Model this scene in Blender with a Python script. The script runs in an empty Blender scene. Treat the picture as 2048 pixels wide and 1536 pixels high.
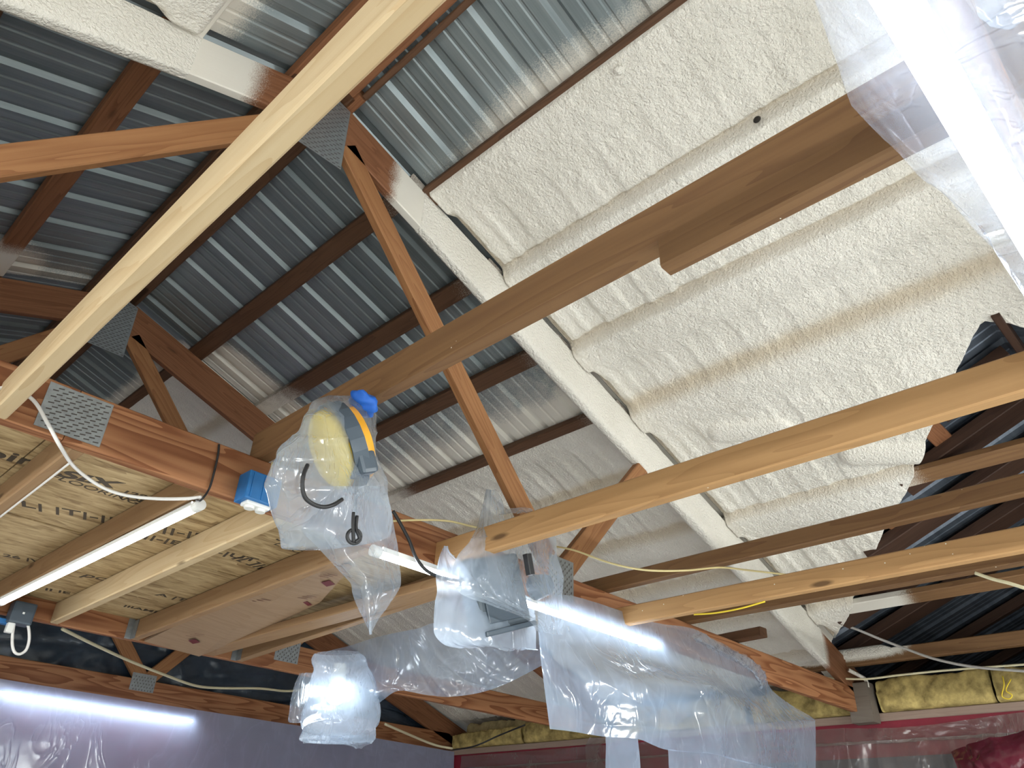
import bpy, bmesh, math, random
import numpy as np
from mathutils import Vector, Matrix

sc = bpy.context.scene
COL = sc.collection
random.seed(7)
RNG = np.random.default_rng(7)

# ---------------------------------------------------------------- camera
# metric scene: z = 0 is the underside of the truss bottom chords, x runs across
# the span, y along the ridge; the photographer stands near the middle of the bay.
CAM = np.array([-0.9167, -1.9491, -0.8255])
YAW, PITCH, ROLL, FPX = 0.7844, 0.5507, 0.0413, 1557.9


def cam_axes():
    cy, sy, cp, sp = math.cos(YAW), math.sin(YAW), math.cos(PITCH), math.sin(PITCH)
    f = np.array([sy * cp, cy * cp, sp])
    r = np.array([cy, -sy, 0.0])
    u = np.cross(r, f)
    cr, sr = math.cos(ROLL), math.sin(ROLL)
    return r * cr + u * sr, -r * sr + u * cr, f


AR, AU, AF = cam_axes()
cam = bpy.data.cameras.new('camera')
cam.lens = FPX / 2048 * 36
cam.sensor_width = 36
cam.clip_start = 0.02
cam_ob = bpy.data.objects.new('camera', cam)
COL.objects.link(cam_ob)
cam_ob.matrix_world = Matrix(((AR[0], AU[0], -AF[0], CAM[0]), (AR[1], AU[1], -AF[1], CAM[1]),
                              (AR[2], AU[2], -AF[2], CAM[2]), (0, 0, 0, 1)))
sc.camera = cam_ob

# ---------------------------------------------------------------- world, exposure
world = bpy.data.worlds.new('world')
sc.world = world
world.use_nodes = True
world.node_tree.nodes['Background'].inputs[0].default_value = (0.55, 0.62, 0.7, 1)
world.node_tree.nodes['Background'].inputs[1].default_value = 0.05
sc.view_settings.view_transform = 'Standard'
sc.view_settings.look = 'None'
sc.view_settings.gamma = 1
sc.view_settings.use_curve_mapping = False
sc.view_settings.exposure = 1.68
LED_STRENGTH = 15.0
FILL_STRENGTH = 95.0
LED_COLOR = (0.96, 1.0, 0.97)
cy = sc.cycles
cy.use_denoising = True
cy.max_bounces = 9
cy.diffuse_bounces = 5
cy.glossy_bounces = 3
cy.transmission_bounces = 6
cy.transparent_max_bounces = 16
cy.sample_clamp_indirect = 6
cy.caustics_reflective = False
cy.caustics_refractive = False

# ---------------------------------------------------------------- roof numbers
PITCH_R = 0.354          # rise per metre of run
RIDGE = 1.7057           # top of the top chords at the ridge
CHORD = 0.14
TOPD = 0.176             # depth of a top chord
TOPV = TOPD * math.sqrt(1 + PITCH_R ** 2)
METAL = 0.043            # metal above the top chord
TY = [0.0, 1.9394, 3.7026]      # near faces of the trusses in view
TZ = -1.94                      # truss over the camera
TH = 0.038
ZFLOOR = -2.43


def rz(x, off=0.0):
    return RIDGE - PITCH_R * abs(x) + off


def at(px, py, y):
    """point on the upright plane at depth y that sits at a measured spot"""
    d = AF + AR * (px - 1024) / FPX - AU * (py - 768) / FPX
    return CAM + d * ((y - CAM[1]) / d[1])


def atz(px, py, z):
    d = AF + AR * (px - 1024) / FPX - AU * (py - 768) / FPX
    return CAM + d * ((z - CAM[2]) / d[2])


def atx(px, py, x):
    d = AF + AR * (px - 1024) / FPX - AU * (py - 768) / FPX
    return CAM + d * ((x - CAM[0]) / d[0])


def atr(px, py, off=0.0):
    d = AF + AR * (px - 1024) / FPX - AU * (py - 768) / FPX
    n = np.array([PITCH_R, 0, 1.0])
    return CAM + d * ((RIDGE + off - n @ CAM) / (n @ d))


# ---------------------------------------------------------------- noise
def _hash(ix, iy, seed):
    h = (ix.astype(np.int64) * 374761393 + iy.astype(np.int64) * 668265263 + seed * 974711) & 0x7fffffff
    h = ((h ^ (h >> 13)) * 1274126177) & 0x7fffffff
    return ((h ^ (h >> 16)) & 0xffff) / 65535.0


def vnoise(x, y, seed=0):
    x, y = np.asarray(x, float), np.asarray(y, float)
    ix, iy = np.floor(x), np.floor(y)
    fx, fy = x - ix, y - iy
    fx, fy = fx * fx * (3 - 2 * fx), fy * fy * (3 - 2 * fy)
    a, b = _hash(ix, iy, seed), _hash(ix + 1, iy, seed)
    c, d = _hash(ix, iy + 1, seed), _hash(ix + 1, iy + 1, seed)
    return (a * (1 - fx) + b * fx) * (1 - fy) + (c * (1 - fx) + d * fx) * fy - 0.5


def fbm(x, y, seed=0, oct=4):
    s, a = 0, 1
    for k in range(oct):
        s = s + a * vnoise(x * 2 ** k + 13.7 * k, y * 2 ** k - 7.1 * k, seed + k)
        a *= 0.5
    return s


def sstep(a, b, x):
    t = np.clip((np.asarray(x, float) - a) / (b - a), 0, 1)
    return t * t * (3 - 2 * t)


# ---------------------------------------------------------------- materials
class NT:
    def __init__(self, name):
        self.m = bpy.data.materials.new(name)
        self.m.use_nodes = True
        self.t = self.m.node_tree
        self.t.nodes.clear()
        self.out = self.t.nodes.new('ShaderNodeOutputMaterial')

    def n(self, kind, **kw):
        nd = self.t.nodes.new('ShaderNode' + kind)
        for k, v in kw.items():
            if k.startswith('i_'):
                key = k[2:]
                key = int(key) if key.isdigit() else key.replace('_', ' ')
                sock = nd.inputs[key]
                if isinstance(v, bpy.types.NodeSocket):
                    self.t.links.new(v, sock)
                else:
                    sock.default_value = v
            else:
                setattr(nd, k, v)
        return nd

    def link(self, a, b):
        self.t.links.new(a, b)

    def ramp(self, fac, stops):
        nd = self.t.nodes.new('ShaderNodeValToRGB')
        el = nd.color_ramp.elements
        while len(el) < len(stops):
            el.new(0.5)
        for e, (p, c) in zip(el, stops):
            e.position = p
            e.color = (*c, 1) if len(c) == 3 else c
        self.link(fac, nd.inputs[0])
        return nd.outputs[0]

    def mix(self, fac, a, b, blend='MIX'):
        nd = self.t.nodes.new('ShaderNodeMix')
        nd.data_type = 'RGBA'
        nd.blend_type = blend
        for s, v in ((nd.inputs[0], fac), (nd.inputs[6], a), (nd.inputs[7], b)):
            if isinstance(v, bpy.types.NodeSocket):
                self.link(v, s)
            else:
                s.default_value = v if not isinstance(v, tuple) or len(v) == 4 else (*v, 1)
        return nd.outputs[2]

    def math(self, op, a, b=0.0, c=0.0, clamp=False):
        nd = self.t.nodes.new('ShaderNodeMath')
        nd.operation = op
        nd.use_clamp = clamp
        for s, v in zip(nd.inputs, (a, b, c)):
            if isinstance(v, bpy.types.NodeSocket):
                self.link(v, s)
            else:
                s.default_value = v
        return nd.outputs[0]

    def coords(self, scale=(1, 1, 1), kind='Object', jitter=True):
        tc = self.n('TexCoord')
        v = tc.outputs[kind]
        if jitter:
            oi = self.n('ObjectInfo')
            ad = self.t.nodes.new('ShaderNodeVectorMath')
            ad.operation = 'MULTIPLY_ADD'
            self.link(oi.outputs['Random'], ad.inputs[0])
            ad.inputs[1].default_value = (17.0, 9.0, 5.0)
            self.link(v, ad.inputs[2])
            v = ad.outputs[0]
        mp = self.t.nodes.new('ShaderNodeMapping')
        self.link(v, mp.inputs[0])
        mp.inputs['Scale'].default_value = scale
        return mp.outputs[0]

    def noise(self, vec, scale=5, detail=4, rough=0.5, dist=0.0):
        nd = self.n('TexNoise', i_Scale=scale, i_Detail=detail, i_Roughness=rough, i_Distortion=dist)
        self.link(vec, nd.inputs['Vector'])
        return nd.outputs[0]

    def finish(self, shader):
        self.link(shader, self.out.inputs[0])
        return self.m


FOAM_A, FOAM_B = (0.72, 0.68, 0.61), (0.82, 0.78, 0.715)


def spray_mix(N, col, foam=None):
    """overspray dust: a stain laid down along the 'spray' attribute of the mesh"""
    at_ = N.n('Attribute', attribute_name='spray')
    v = N.coords((1, 1, 1), 'Object', False)
    n1 = N.noise(v, 210, 2, 0.7)
    n2 = N.noise(v, 14, 3, 0.6)
    n = N.math('ADD', N.math('MULTIPLY', n1, 0.75), N.math('MULTIPLY', n2, 0.35))
    f = N.math('ADD', N.math('MULTIPLY', at_.outputs['Fac'], 1.9), N.math('SUBTRACT', n, 1.0))
    f = N.math('MULTIPLY', f, 2.3, clamp=True)
    f = N.math('MINIMUM', f, N.math('MULTIPLY', at_.outputs['Fac'], 4.0, clamp=True))
    return N.mix(f, col, foam or FOAM_A)


def mat_wood(name, light, dark, streak=0.5, knots=0.6, rough=0.62, ring=9.0, blotch=0.25, specks=0.0):
    N = NT(name)
    v = N.coords((1, 1, 1))
    mp = N.t.nodes.new('ShaderNodeMapping')
    N.link(v, mp.inputs[0])
    mp.inputs['Scale'].default_value = (0.55, ring, ring)
    wob = N.noise(mp.outputs[0], 1.3, 2, 0.5)
    big = N.math('MULTIPLY', wob, 9.0)
    rings = N.math('FRACT', N.math('MULTIPLY', big, 1.4))
    rings = N.math('POWER', rings, 2.2)
    mp2 = N.t.nodes.new('ShaderNodeMapping')
    N.link(v, mp2.inputs[0])
    mp2.inputs['Scale'].default_value = (2.2, 85, 85)
    fine = N.noise(mp2.outputs[0], 1.0, 3, 0.6)
    f = N.math('ADD', N.math('MULTIPLY', rings, streak), N.math('MULTIPLY', fine, 0.55))
    col = N.ramp(f, [(0.12, light), (0.95, dark)])
    bl = N.noise(v, 3.0, 3, 0.6)
    col = N.mix(N.math('MULTIPLY', bl, blotch), col, dark)
    mk = N.t.nodes.new('ShaderNodeMapping')
    N.link(v, mk.inputs[0])
    mk.inputs['Scale'].default_value = (3.4, 13, 13)
    vo = N.n('TexVoronoi', i_Scale=1.0)
    N.link(mk.outputs[0], vo.inputs['Vector'])
    wn = N.n('TexWhiteNoise')
    N.link(vo.outputs['Color'], wn.inputs['Vector'])
    sel = N.math('GREATER_THAN', wn.outputs[0], 0.80)
    kn = N.math('SUBTRACT', 1.0, N.math('DIVIDE', vo.outputs['Distance'], 0.17), clamp=True)
    kn = N.math('MULTIPLY', N.math('MULTIPLY', N.math('MULTIPLY', kn, 2.2, clamp=True), sel), knots)
    col = N.mix(kn, col, tuple(c * 0.33 for c in dark))
    if specks:
        vs = N.n('TexVoronoi', i_Scale=46.0)
        N.link(v, vs.inputs['Vector'])
        ws = N.n('TexWhiteNoise')
        N.link(vs.outputs['Color'], ws.inputs['Vector'])
        sp = N.math('MULTIPLY', N.math('GREATER_THAN', ws.outputs[0], 1 - specks), N.math('LESS_THAN', vs.outputs['Distance'], 0.10))
        col = N.mix(sp, col, (0.82, 0.78, 0.68))
    col = spray_mix(N, col)
    bp = N.n('Bump', i_Strength=0.25, i_Distance=0.002)
    N.link(f, bp.inputs['Height'])
    b = N.n('BsdfPrincipled', i_Roughness=rough)
    b.inputs['Specular IOR Level'].default_value = 0.3
    N.link(col, b.inputs['Base Color'])
    N.link(bp.outputs[0], b.inputs['Normal'])
    return N.finish(b.outputs[0])


def mat_plain(name, color, rough=0.5, metal=0.0, var=0.0, vscale=20, bump=0.0, bscale=80, spec=0.5):
    N = NT(name)
    b = N.n('BsdfPrincipled', i_Roughness=rough, i_Metallic=metal)
    b.inputs['Specular IOR Level'].default_value = spec
    v = N.coords((1, 1, 1))
    if var:
        n = N.noise(v, vscale, 4, 0.6)
        col = N.ramp(n, [(0.3, tuple(c * (1 - var) for c in color)), (0.7, tuple(min(1, c * (1 + var)) for c in color))])
        N.link(col, b.inputs['Base Color'])
    else:
        b.inputs['Base Color'].default_value = (*color, 1)
    if bump:
        bp = N.n('Bump', i_Strength=bump, i_Distance=0.004)
        N.link(N.noise(v, bscale, 4, 0.6), bp.inputs['Height'])
        N.link(bp.outputs[0], b.inputs['Normal'])
    return N.finish(b.outputs[0])


def mat_foam():
    N = NT('spray_foam')
    v = N.coords((1, 1, 1), 'Object', False)
    big = N.noise(v, 2.3, 4, 0.6)
    col = N.ramp(big, [(0.33, FOAM_A), (0.68, FOAM_B)])
    at_ = N.n('Attribute', attribute_name='crease')
    col = N.mix(N.math('MULTIPLY', at_.outputs['Fac'], 0.75), col, (0.52, 0.42, 0.29))  # tan in the foam creases, with their shade painted into it
    n1 = N.noise(v, 92, 2, 0.5, 0.15)
    n2 = N.noise(v, 190, 2, 0.6)
    h = N.math('ADD', n1, N.math('MULTIPLY', n2, 0.35))
    bp = N.n('Bump', i_Strength=0.9, i_Distance=0.011)
    N.link(h, bp.inputs['Height'])
    b = N.n('BsdfPrincipled', i_Roughness=0.6)
    b.inputs['Specular IOR Level'].default_value = 0.22
    N.link(col, b.inputs['Base Color'])
    N.link(bp.outputs[0], b.inputs['Normal'])
    return N.finish(b.outputs[0])


def mat_sheet_metal(name, c1, c2):
    N = NT(name)
    v = N.coords((1, 1, 1), 'Object', False)
    mp = N.t.nodes.new('ShaderNodeMapping')
    N.link(v, mp.inputs[0])
    mp.inputs['Scale'].default_value = (0.35, 30, 0.35)
    st = N.noise(mp.outputs[0], 1.0, 4, 0.65)
    bl = N.noise(v, 2.2, 3, 0.6)
    col = N.ramp(N.math('ADD', N.math('MULTIPLY', st, 0.65), N.math('MULTIPLY', bl, 0.35)), [(0.36, c1), (0.66, c2)])
    at_ = N.n('Attribute', attribute_name='spray')
    col = spray_mix(N, col)
    f = N.math('MULTIPLY', at_.outputs['Fac'], 1.2, clamp=True)
    b = N.n('BsdfPrincipled')
    N.link(col, b.inputs['Base Color'])
    N.link(N.math('MULTIPLY_ADD', f, 0.35, 0.40), b.inputs['Roughness'])
    N.link(N.math('MULTIPLY_ADD', f, -0.45, 0.55), b.inputs['Metallic'])
    return N.finish(b.outputs[0])


def mat_film(name, haze=0.34, tint=(0.62, 0.72, 0.84), wr=0.55, wscale=9.0, rough=0.14):
    """clear poly sheeting: mostly see-through, a little milky, glossy on the wrinkles"""
    N = NT(name)
    v = N.coords((1, 1, 1), 'Object', True)
    mp = N.t.nodes.new('ShaderNodeMapping')
    N.link(v, mp.inputs[0])
    mp.inputs['Scale'].default_value = (1.0, 1.0, 0.45)
    mp.inputs['Rotation'].default_value = (0.2, 0.5, 0.6)
    n1 = N.noise(mp.outputs[0], wscale, 3, 0.55, 0.9)
    rid = N.math('SUBTRACT', 1.0, N.math('MULTIPLY', N.math('ABSOLUTE', N.math('SUBTRACT', n1, 0.5)), 9.0), clamp=True)
    rid = N.math('POWER', rid, 3.0)
    n2 = N.noise(v, wscale * 0.5, 3, 0.6)
    h = N.math('ADD', N.math('MULTIPLY', rid, 0.35), n2)
    bp = N.n('Bump', i_Strength=wr, i_Distance=0.006)
    N.link(h, bp.inputs['Height'])
    tr = N.n('BsdfTransparent', i_Color=(0.95, 0.96, 0.97, 1))
    tl = N.n('BsdfTranslucent', i_Color=(*tint, 1))
    df = N.n('BsdfDiffuse', i_Color=(tint[0] * 0.9, tint[1] * 0.9, tint[2] * 0.92, 1))
    N.link(bp.outputs[0], tl.inputs['Normal'])
    N.link(bp.outputs[0], df.inputs['Normal'])
    body = N.n('MixShader', i_0=0.45)
    N.link(tl.outputs[0], body.inputs[1])
    N.link(df.outputs[0], body.inputs[2])
    hz = N.math('ADD', N.math('MULTIPLY', n2, 0.25), N.math('MULTIPLY_ADD', rid, 0.07, haze - 0.12), clamp=True)
    m1 = N.n('MixShader', i_0=hz)
    N.link(tr.outputs[0], m1.inputs[1])
    N.link(body.outputs[0], m1.inputs[2])
    gl = N.n('BsdfGlossy', i_Roughness=rough)
    N.link(bp.outputs[0], gl.inputs['Normal'])
    lw = N.n('LayerWeight', i_Blend=0.5)
    N.link(bp.outputs[0], lw.inputs['Normal'])
    fz = N.math('MULTIPLY_ADD', N.math('POWER', lw.outputs['Facing'], 4.0), 0.55, 0.06, clamp=True)
    m2 = N.n('MixShader', i_0=fz)
    N.link(m1.outputs[0], m2.inputs[1])
    N.link(gl.outputs[0], m2.inputs[2])
    return N.finish(m2.outputs[0])


def mat_osb():
    N = NT('osb')
    v = N.coords((1, 1, 1), 'Object', False)
    mp = N.t.nodes.new('ShaderNodeMapping')
    N.link(v, mp.inputs[0])
    mp.inputs['Scale'].default_value = (10, 42, 10)
    mp.inputs['Rotation'].default_value = (0, 0, 0.12)
    n1 = N.noise(mp.outputs[0], 1.0, 4, 0.6, 1.2)
    vo = N.n('TexVoronoi', i_Scale=1.0)
    N.link(mp.outputs[0], vo.inputs['Vector'])
    f = N.math('ADD', N.math('MULTIPLY', n1, 0.7), N.math('MULTIPLY', vo.outputs['Color'], 0.3))
    col = N.ramp(f, [(0.3, (0.19, 0.115, 0.045)), (0.48, (0.36, 0.25, 0.12)), (0.7, (0.50, 0.37, 0.20))])
    b = N.n('BsdfPrincipled', i_Roughness=0.7)
    N.link(col, b.inputs['Base Color'])
    bp = N.n('Bump', i_Strength=0.4, i_Distance=0.002)
    N.link(f, bp.inputs['Height'])
    N.link(bp.outputs[0], b.inputs['Normal'])
    return N.finish(b.outputs[0])


def mat_emit(name, color, strength):
    N = NT(name)
    e = N.n('Emission', i_Color=(*color, 1), i_Strength=strength)
    return N.finish(e.outputs[0])


M = {}
M['wood_old'] = mat_wood('wood_old', (0.272, 0.120, 0.058), (0.128, 0.046, 0.018), 0.42, 0.5)
M['wood_truss'] = mat_wood('wood_truss', (0.391, 0.183, 0.085), (0.187, 0.066, 0.025), 1.0, 0.25, ring=7)
M['wood_web'] = mat_wood('wood_web', (0.365, 0.178, 0.076), (0.196, 0.076, 0.028), 0.45, 0.7)
M['wood_dark'] = mat_wood('wood_dark', (0.136, 0.068, 0.037), (0.060, 0.028, 0.014), 0.4, 0.4)
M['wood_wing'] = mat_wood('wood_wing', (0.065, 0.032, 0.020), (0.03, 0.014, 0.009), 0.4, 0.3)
M['wood_new'] = mat_wood('wood_new', (0.60, 0.475, 0.30), (0.42, 0.275, 0.135), 0.30, 0.9, ring=6)
M['wood_joist'] = mat_wood('wood_joist', (0.375, 0.240, 0.128), (0.240, 0.128, 0.060), 0.30, 0.8, ring=6)
M['wood_beam'] = mat_wood('wood_beam', (0.232, 0.127, 0.056), (0.120, 0.056, 0.026), 0.36, 0.9, ring=7, specks=0.05)
M['wood_beam_b'] = mat_wood('wood_beam_b', (0.547, 0.322, 0.144), (0.329, 0.170, 0.068), 0.34, 0.9, ring=6, specks=0.08)
M['foam'] = mat_foam()
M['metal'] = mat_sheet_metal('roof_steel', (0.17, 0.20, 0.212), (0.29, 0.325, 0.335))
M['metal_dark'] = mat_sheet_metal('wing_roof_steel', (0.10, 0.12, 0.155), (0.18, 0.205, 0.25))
M['film'] = mat_film('poly_film', 0.38, (0.55, 0.70, 0.90))
M['film_clear'] = mat_film('poly_film_clear', 0.34, (0.62, 0.72, 0.84), wr=0.7, wscale=13)
M['film_bag'] = mat_film('poly_bag', 0.31, wr=0.7, wscale=13)
M['film_wrap'] = mat_film('poly_wrap', 0.17, (0.80, 0.86, 1.0), wr=0.5, wscale=10)
M['film_milk'] = mat_film('poly_film_milky', 0.44, wr=0.5, wscale=8)
M['film_wall'] = mat_film('poly_film_wall', 0.85, (0.47, 0.53, 0.72), wr=0.35, wscale=6)
M['film_dusty'] = mat_film('poly_film_dusty', 0.42, (0.42, 0.35, 0.32), wr=0.4, wscale=6)
M['tooth'] = mat_plain('galvanised', (0.33, 0.35, 0.36), 0.42, 0.75, 0.15, 60)
M['slot'] = mat_plain('slot_dark', (0.07, 0.06, 0.055), 0.7)
M['osb'] = mat_osb()
M['ply'] = mat_wood('plywood', (0.38, 0.26, 0.165), (0.25, 0.155, 0.09), 0.3, 0.2, ring=5)
M['ink'] = mat_plain('ink_black', (0.05, 0.035, 0.02), 0.7)
M['ink_red'] = mat_plain('ink_red', (0.13, 0.014, 0.018), 0.7)
M['ink_brown'] = mat_plain('ink_brown', (0.12, 0.035, 0.025), 0.7)
M['blue'] = mat_plain('blue_plastic', (0.012, 0.13, 0.36), 0.45, 0, 0.1, 30)
M['blue_bright'] = mat_plain('blue_tape', (0.02, 0.16, 0.72), 0.4)
M['white_pl'] = mat_plain('white_plastic', (0.78, 0.78, 0.76), 0.4)
M['black_pl'] = mat_plain('black_plastic', (0.018, 0.019, 0.022), 0.4)
M['black_rub'] = mat_plain('black_rubber', (0.012, 0.012, 0.014), 0.5)
M['cable_white'] = mat_plain('white_cable', (0.72, 0.70, 0.68), 0.45)
M['cable_yellow'] = mat_plain('yellow_cable', (0.72, 0.60, 0.30), 0.5)
M['cable_cream'] = mat_plain('cream_cable', (0.72, 0.66, 0.45), 0.5)
M['cable_grey'] = mat_plain('grey_cable', (0.42, 0.40, 0.38), 0.55)
M['twine'] = mat_plain('yellow_twine', (0.75, 0.55, 0.03), 0.6)
M['orange'] = mat_plain('orange_plastic', (0.85, 0.40, 0.03), 0.38, 0, 0.08, 20)
M['yellow'] = mat_plain('yellow_plastic', (0.78, 0.55, 0.02), 0.4)
M['slate'] = mat_plain('slate_plastic', (0.055, 0.075, 0.10), 0.4)
M['grey_case'] = mat_plain('grey_case', (0.075, 0.095, 0.115), 0.42, 0.1, 0.1, 20)
M['maroon'] = mat_plain('maroon_wall', (0.20, 0.012, 0.028), 0.5, 0, 0.15, 8)
M['tarp'] = mat_plain('maroon_tarp', (0.10, 0.014, 0.026), 0.14, 0, 0.15, 8, 0.5, 22)
M['plate_wood'] = mat_wood('dusty_plate', (0.33, 0.245, 0.20), (0.22, 0.15, 0.12), 0.25, 0.2)
M['heel'] = mat_wood('heel_block', (0.17, 0.145, 0.12), (0.11, 0.085, 0.07), 0.25, 0.2)
M['slate_wall'] = mat_plain('slate_wall', (0.05, 0.068, 0.085), 0.55, 0, 0.15, 8)
M['wool'] = mat_plain('glass_wool', (0.40, 0.305, 0.12), 0.95, 0, 0.5, 14, 0.9, 60, 0.1)
M['wool_dark'] = mat_plain('glass_wool_dusty', (0.34, 0.27, 0.14), 0.95, 0, 0.30, 18, 0.9, 60, 0.1)
M['black_film'] = mat_plain('black_sheeting', (0.026, 0.038, 0.056), 0.18, 0, 0.3, 4, 0.8, 5)
M['floor'] = mat_plain('floor_sheeting', (0.74, 0.75, 0.74), 0.6, 0, 0.06, 2)
M['wall_pale'] = mat_plain('wall_sheeting', (0.74, 0.75, 0.76), 0.6, 0, 0.06, 2)
M['staple'] = mat_plain('staple_wire', (0.85, 0.84, 0.78), 0.3, 0.3)
M['hole'] = mat_plain('deep_hole', (0.02, 0.016, 0.012), 0.9)
M['led'] = mat_emit('led_tube_light', LED_COLOR, LED_STRENGTH)
M['led_loft'] = mat_emit('led_loft_light', LED_COLOR, 7.5)
M['led_shop'] = mat_emit('led_shop_light', LED_COLOR, FILL_STRENGTH)  # fill tubes out of view, added to raise the bounce light
M['led_dim'] = mat_emit('led_wall_light', (0.80, 0.93, 1.0), 9.0)
M['led_wrap'] = mat_emit('led_wrapped_light', (0.84, 0.92, 1.0), LED_STRENGTH)
M['led_side'] = mat_emit('led_side_light', LED_COLOR, 45.0)  # fill tubes out of view at left, added for side light
M['led_top'] = mat_emit('led_top_light', (0.84, 0.92, 1.0), 3.4)
M['lamp'] = mat_emit('lamp_light', (0.84, 0.93, 1.0), 10.0)
M['gap_wall'] = mat_plain('wing_gable_board', (0.05, 0.04, 0.04), 0.8)


# ---------------------------------------------------------------- object helpers
LOC = {}


def link(o, parent=None):
    COL.objects.link(o)
    if parent is not None:
        o.parent = parent
        p = LOC.get(parent.name)
        if p is not None:
            o.matrix_basis = Matrix.Translation(-Vector(p)) @ o.matrix_basis
    return o


def props(o, label=None, cat=None, group=None, kind=None):
    if label:
        o['label'] = label
    if cat:
        o['category'] = cat
    if group:
        o['group'] = group
    if kind:
        o['kind'] = kind
    return o


def empty(name, loc, label, cat, group=None):
    o = bpy.data.objects.new(name, None)
    o.empty_display_size = 0.05
    o.location = loc
    COL.objects.link(o)
    LOC[o.name] = tuple(loc)
    return props(o, label, cat, group)


def mesh_obj(name, verts, faces, mat, parent=None, smooth=False, mw=None, attrs=None):
    me = bpy.data.meshes.new(name)
    me.from_pydata([tuple(map(float, v)) for v in verts], [], faces)
    me.materials.append(mat)
    if smooth:
        me.polygons.foreach_set('use_smooth', [True] * len(me.polygons))
    for k, vals in (attrs or {}).items():
        a = me.attributes.new(k, 'FLOAT', 'POINT')
        a.data.foreach_set('value', np.asarray(vals, np.float32))
    me.update()
    o = bpy.data.objects.new(name, me)
    if mw is not None:
        o.matrix_basis = mw
    return link(o, parent)


def bm_obj(name, bm, mat, parent=None, smooth=False, mw=None):
    me = bpy.data.meshes.new(name)
    bm.normal_update()
    bm.to_mesh(me)
    bm.free()
    me.materials.append(mat)
    if smooth:
        me.polygons.foreach_set('use_smooth', [True] * len(me.polygons))
    o = bpy.data.objects.new(name, me)
    if mw is not None:
        o.matrix_basis = mw
    return link(o, parent)


def frame(p0, xdir, up):
    x = Vector(xdir).normalized()
    z = Vector(up)
    z = (z - x * z.dot(x)).normalized()
    y = z.cross(x)
    return Matrix(((x[0], y[0], z[0], p0[0]), (x[1], y[1], z[1], p0[1]), (x[2], y[2], z[2], p0[2]), (0, 0, 0, 1)))


def board(name, p0, p1, width, height, mat, parent=None, up=(0, 0, 1), spray=None, bev=0.004, ends=(0, 0), seg=None, bow=0.0):
    """lumber from p0 to p1 (centre line); width along local y, height along local z;
    ends skews the end cuts (metres of x per metre of z)"""
    p0, p1 = Vector(p0), Vector(p1)
    L = (p1 - p0).length
    mw = frame(p0, p1 - p0, up)
    n = seg or max(2, int(L / 0.05) + 1 if spray else int(L / 0.5) + 2)
    w, h = width / 2, height / 2
    ring = [(-w + bev, -h), (w - bev, -h), (w, -h + bev), (w, h - bev), (w - bev, h), (-w + bev, h), (-w, h - bev), (-w, -h + bev)]
    V, F, S = [], [], []
    for i in range(n):
        t = i / (n - 1)
        for (y, z) in ring:
            x = L * t
            x += (ends[0] * (1 - t) + ends[1] * t) * z
            v = Vector((x, y + bow * math.sin(math.pi * t), z))
            V.append(v)
            if spray:
                S.append(spray(*(mw @ v)))
    for i in range(n - 1):
        for k in range(8):
            a, b = i * 8 + k, i * 8 + (k + 1) % 8
            F.append((a, a + 8, b + 8, b))
    F.append(tuple(range(8)))
    F.append(tuple(reversed(range((n - 1) * 8, n * 8))))
    return mesh_obj(name, V, F, mat, parent, False, mw, {'spray': S} if spray else None)


def box(name, lo, hi, mat, parent=None, bev=0.0, smooth=False, mw=None):
    bm = bmesh.new()
    bmesh.ops.create_cube(bm, size=1)
    lo, hi = Vector(lo), Vector(hi)
    bmesh.ops.scale(bm, vec=hi - lo, verts=bm.verts)
    bmesh.ops.translate(bm, vec=(lo + hi) / 2, verts=bm.verts)
    if bev:
        bmesh.ops.bevel(bm, geom=list(bm.edges), offset=bev, segments=2, affect='EDGES', profile=0.6)
    return bm_obj(name, bm, mat, parent, smooth, mw)


def catmull(pts, n):
    P = np.array(pts, float)
    P = np.vstack([2 * P[0] - P[1], P, 2 * P[-1] - P[-2]])
    m = len(pts) - 1
    out = []
    for t in np.linspace(0, m, n):
        i = min(int(t), m - 1)
        u = t - i
        a, b, c, d = P[i], P[i + 1], P[i + 2], P[i + 3]
        out.append(0.5 * (2 * b + (c - a) * u + (2 * a - 5 * b + 4 * c - d) * u * u + (3 * b - a - 3 * c + d) * u ** 3))
    return np.array(out)


def tube(name, pts, r, mat, parent=None, n=None, sides=8, smooth_path=True, closed=False):
    pts = [np.array(p, float) for p in pts]
    C = catmull(pts, n or max(8, len(pts) * 6)) if smooth_path else np.array(pts)
    V, F = [], []
    up = np.array([0.31, 0.2, 0.93])
    for i in range(len(C)):
        d = C[min(i + 1, len(C) - 1)] - C[max(i - 1, 0)]
        d = d / (np.linalg.norm(d) + 1e-9)
        a = np.cross(d, up)
        if np.linalg.norm(a) < 0.05:
            a = np.cross(d, [1, 0, 0])
        a /= np.linalg.norm(a)
        b = np.cross(d, a)
        for k in range(sides):
            t = 2 * math.pi * k / sides
            V.append(C[i] + r * (a * math.cos(t) + b * math.sin(t)))
    for i in range(len(C) - 1):
        for k in range(sides):
            a, b = i * sides + k, i * sides + (k + 1) % sides
            F.append((a, b, b + sides, a + sides))
    F.append(tuple(reversed(range(sides))))
    F.append(tuple(range((len(C) - 1) * sides, len(C) * sides)))
    return mesh_obj(name, V, F, mat, parent, True)


def grid_faces(nr, nc, off=0, wrap=False):
    F = []
    for i in range(nr - 1):
        for j in range(nc if wrap else nc - 1):
            a, b = off + i * nc + j, off + i * nc + (j + 1) % nc
            F.append((a, b, b + nc, a + nc))
    return F


def upsample(ctrl, nr, nc):
    """ctrl: rows x cols x 3, smooth surface through the control points"""
    A = np.array(ctrl, float)
    T = np.stack([catmull(A[i], nc) for i in range(A.shape[0])])
    return np.stack([catmull(T[:, j], nr) for j in range(nc)], axis=1)


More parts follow.
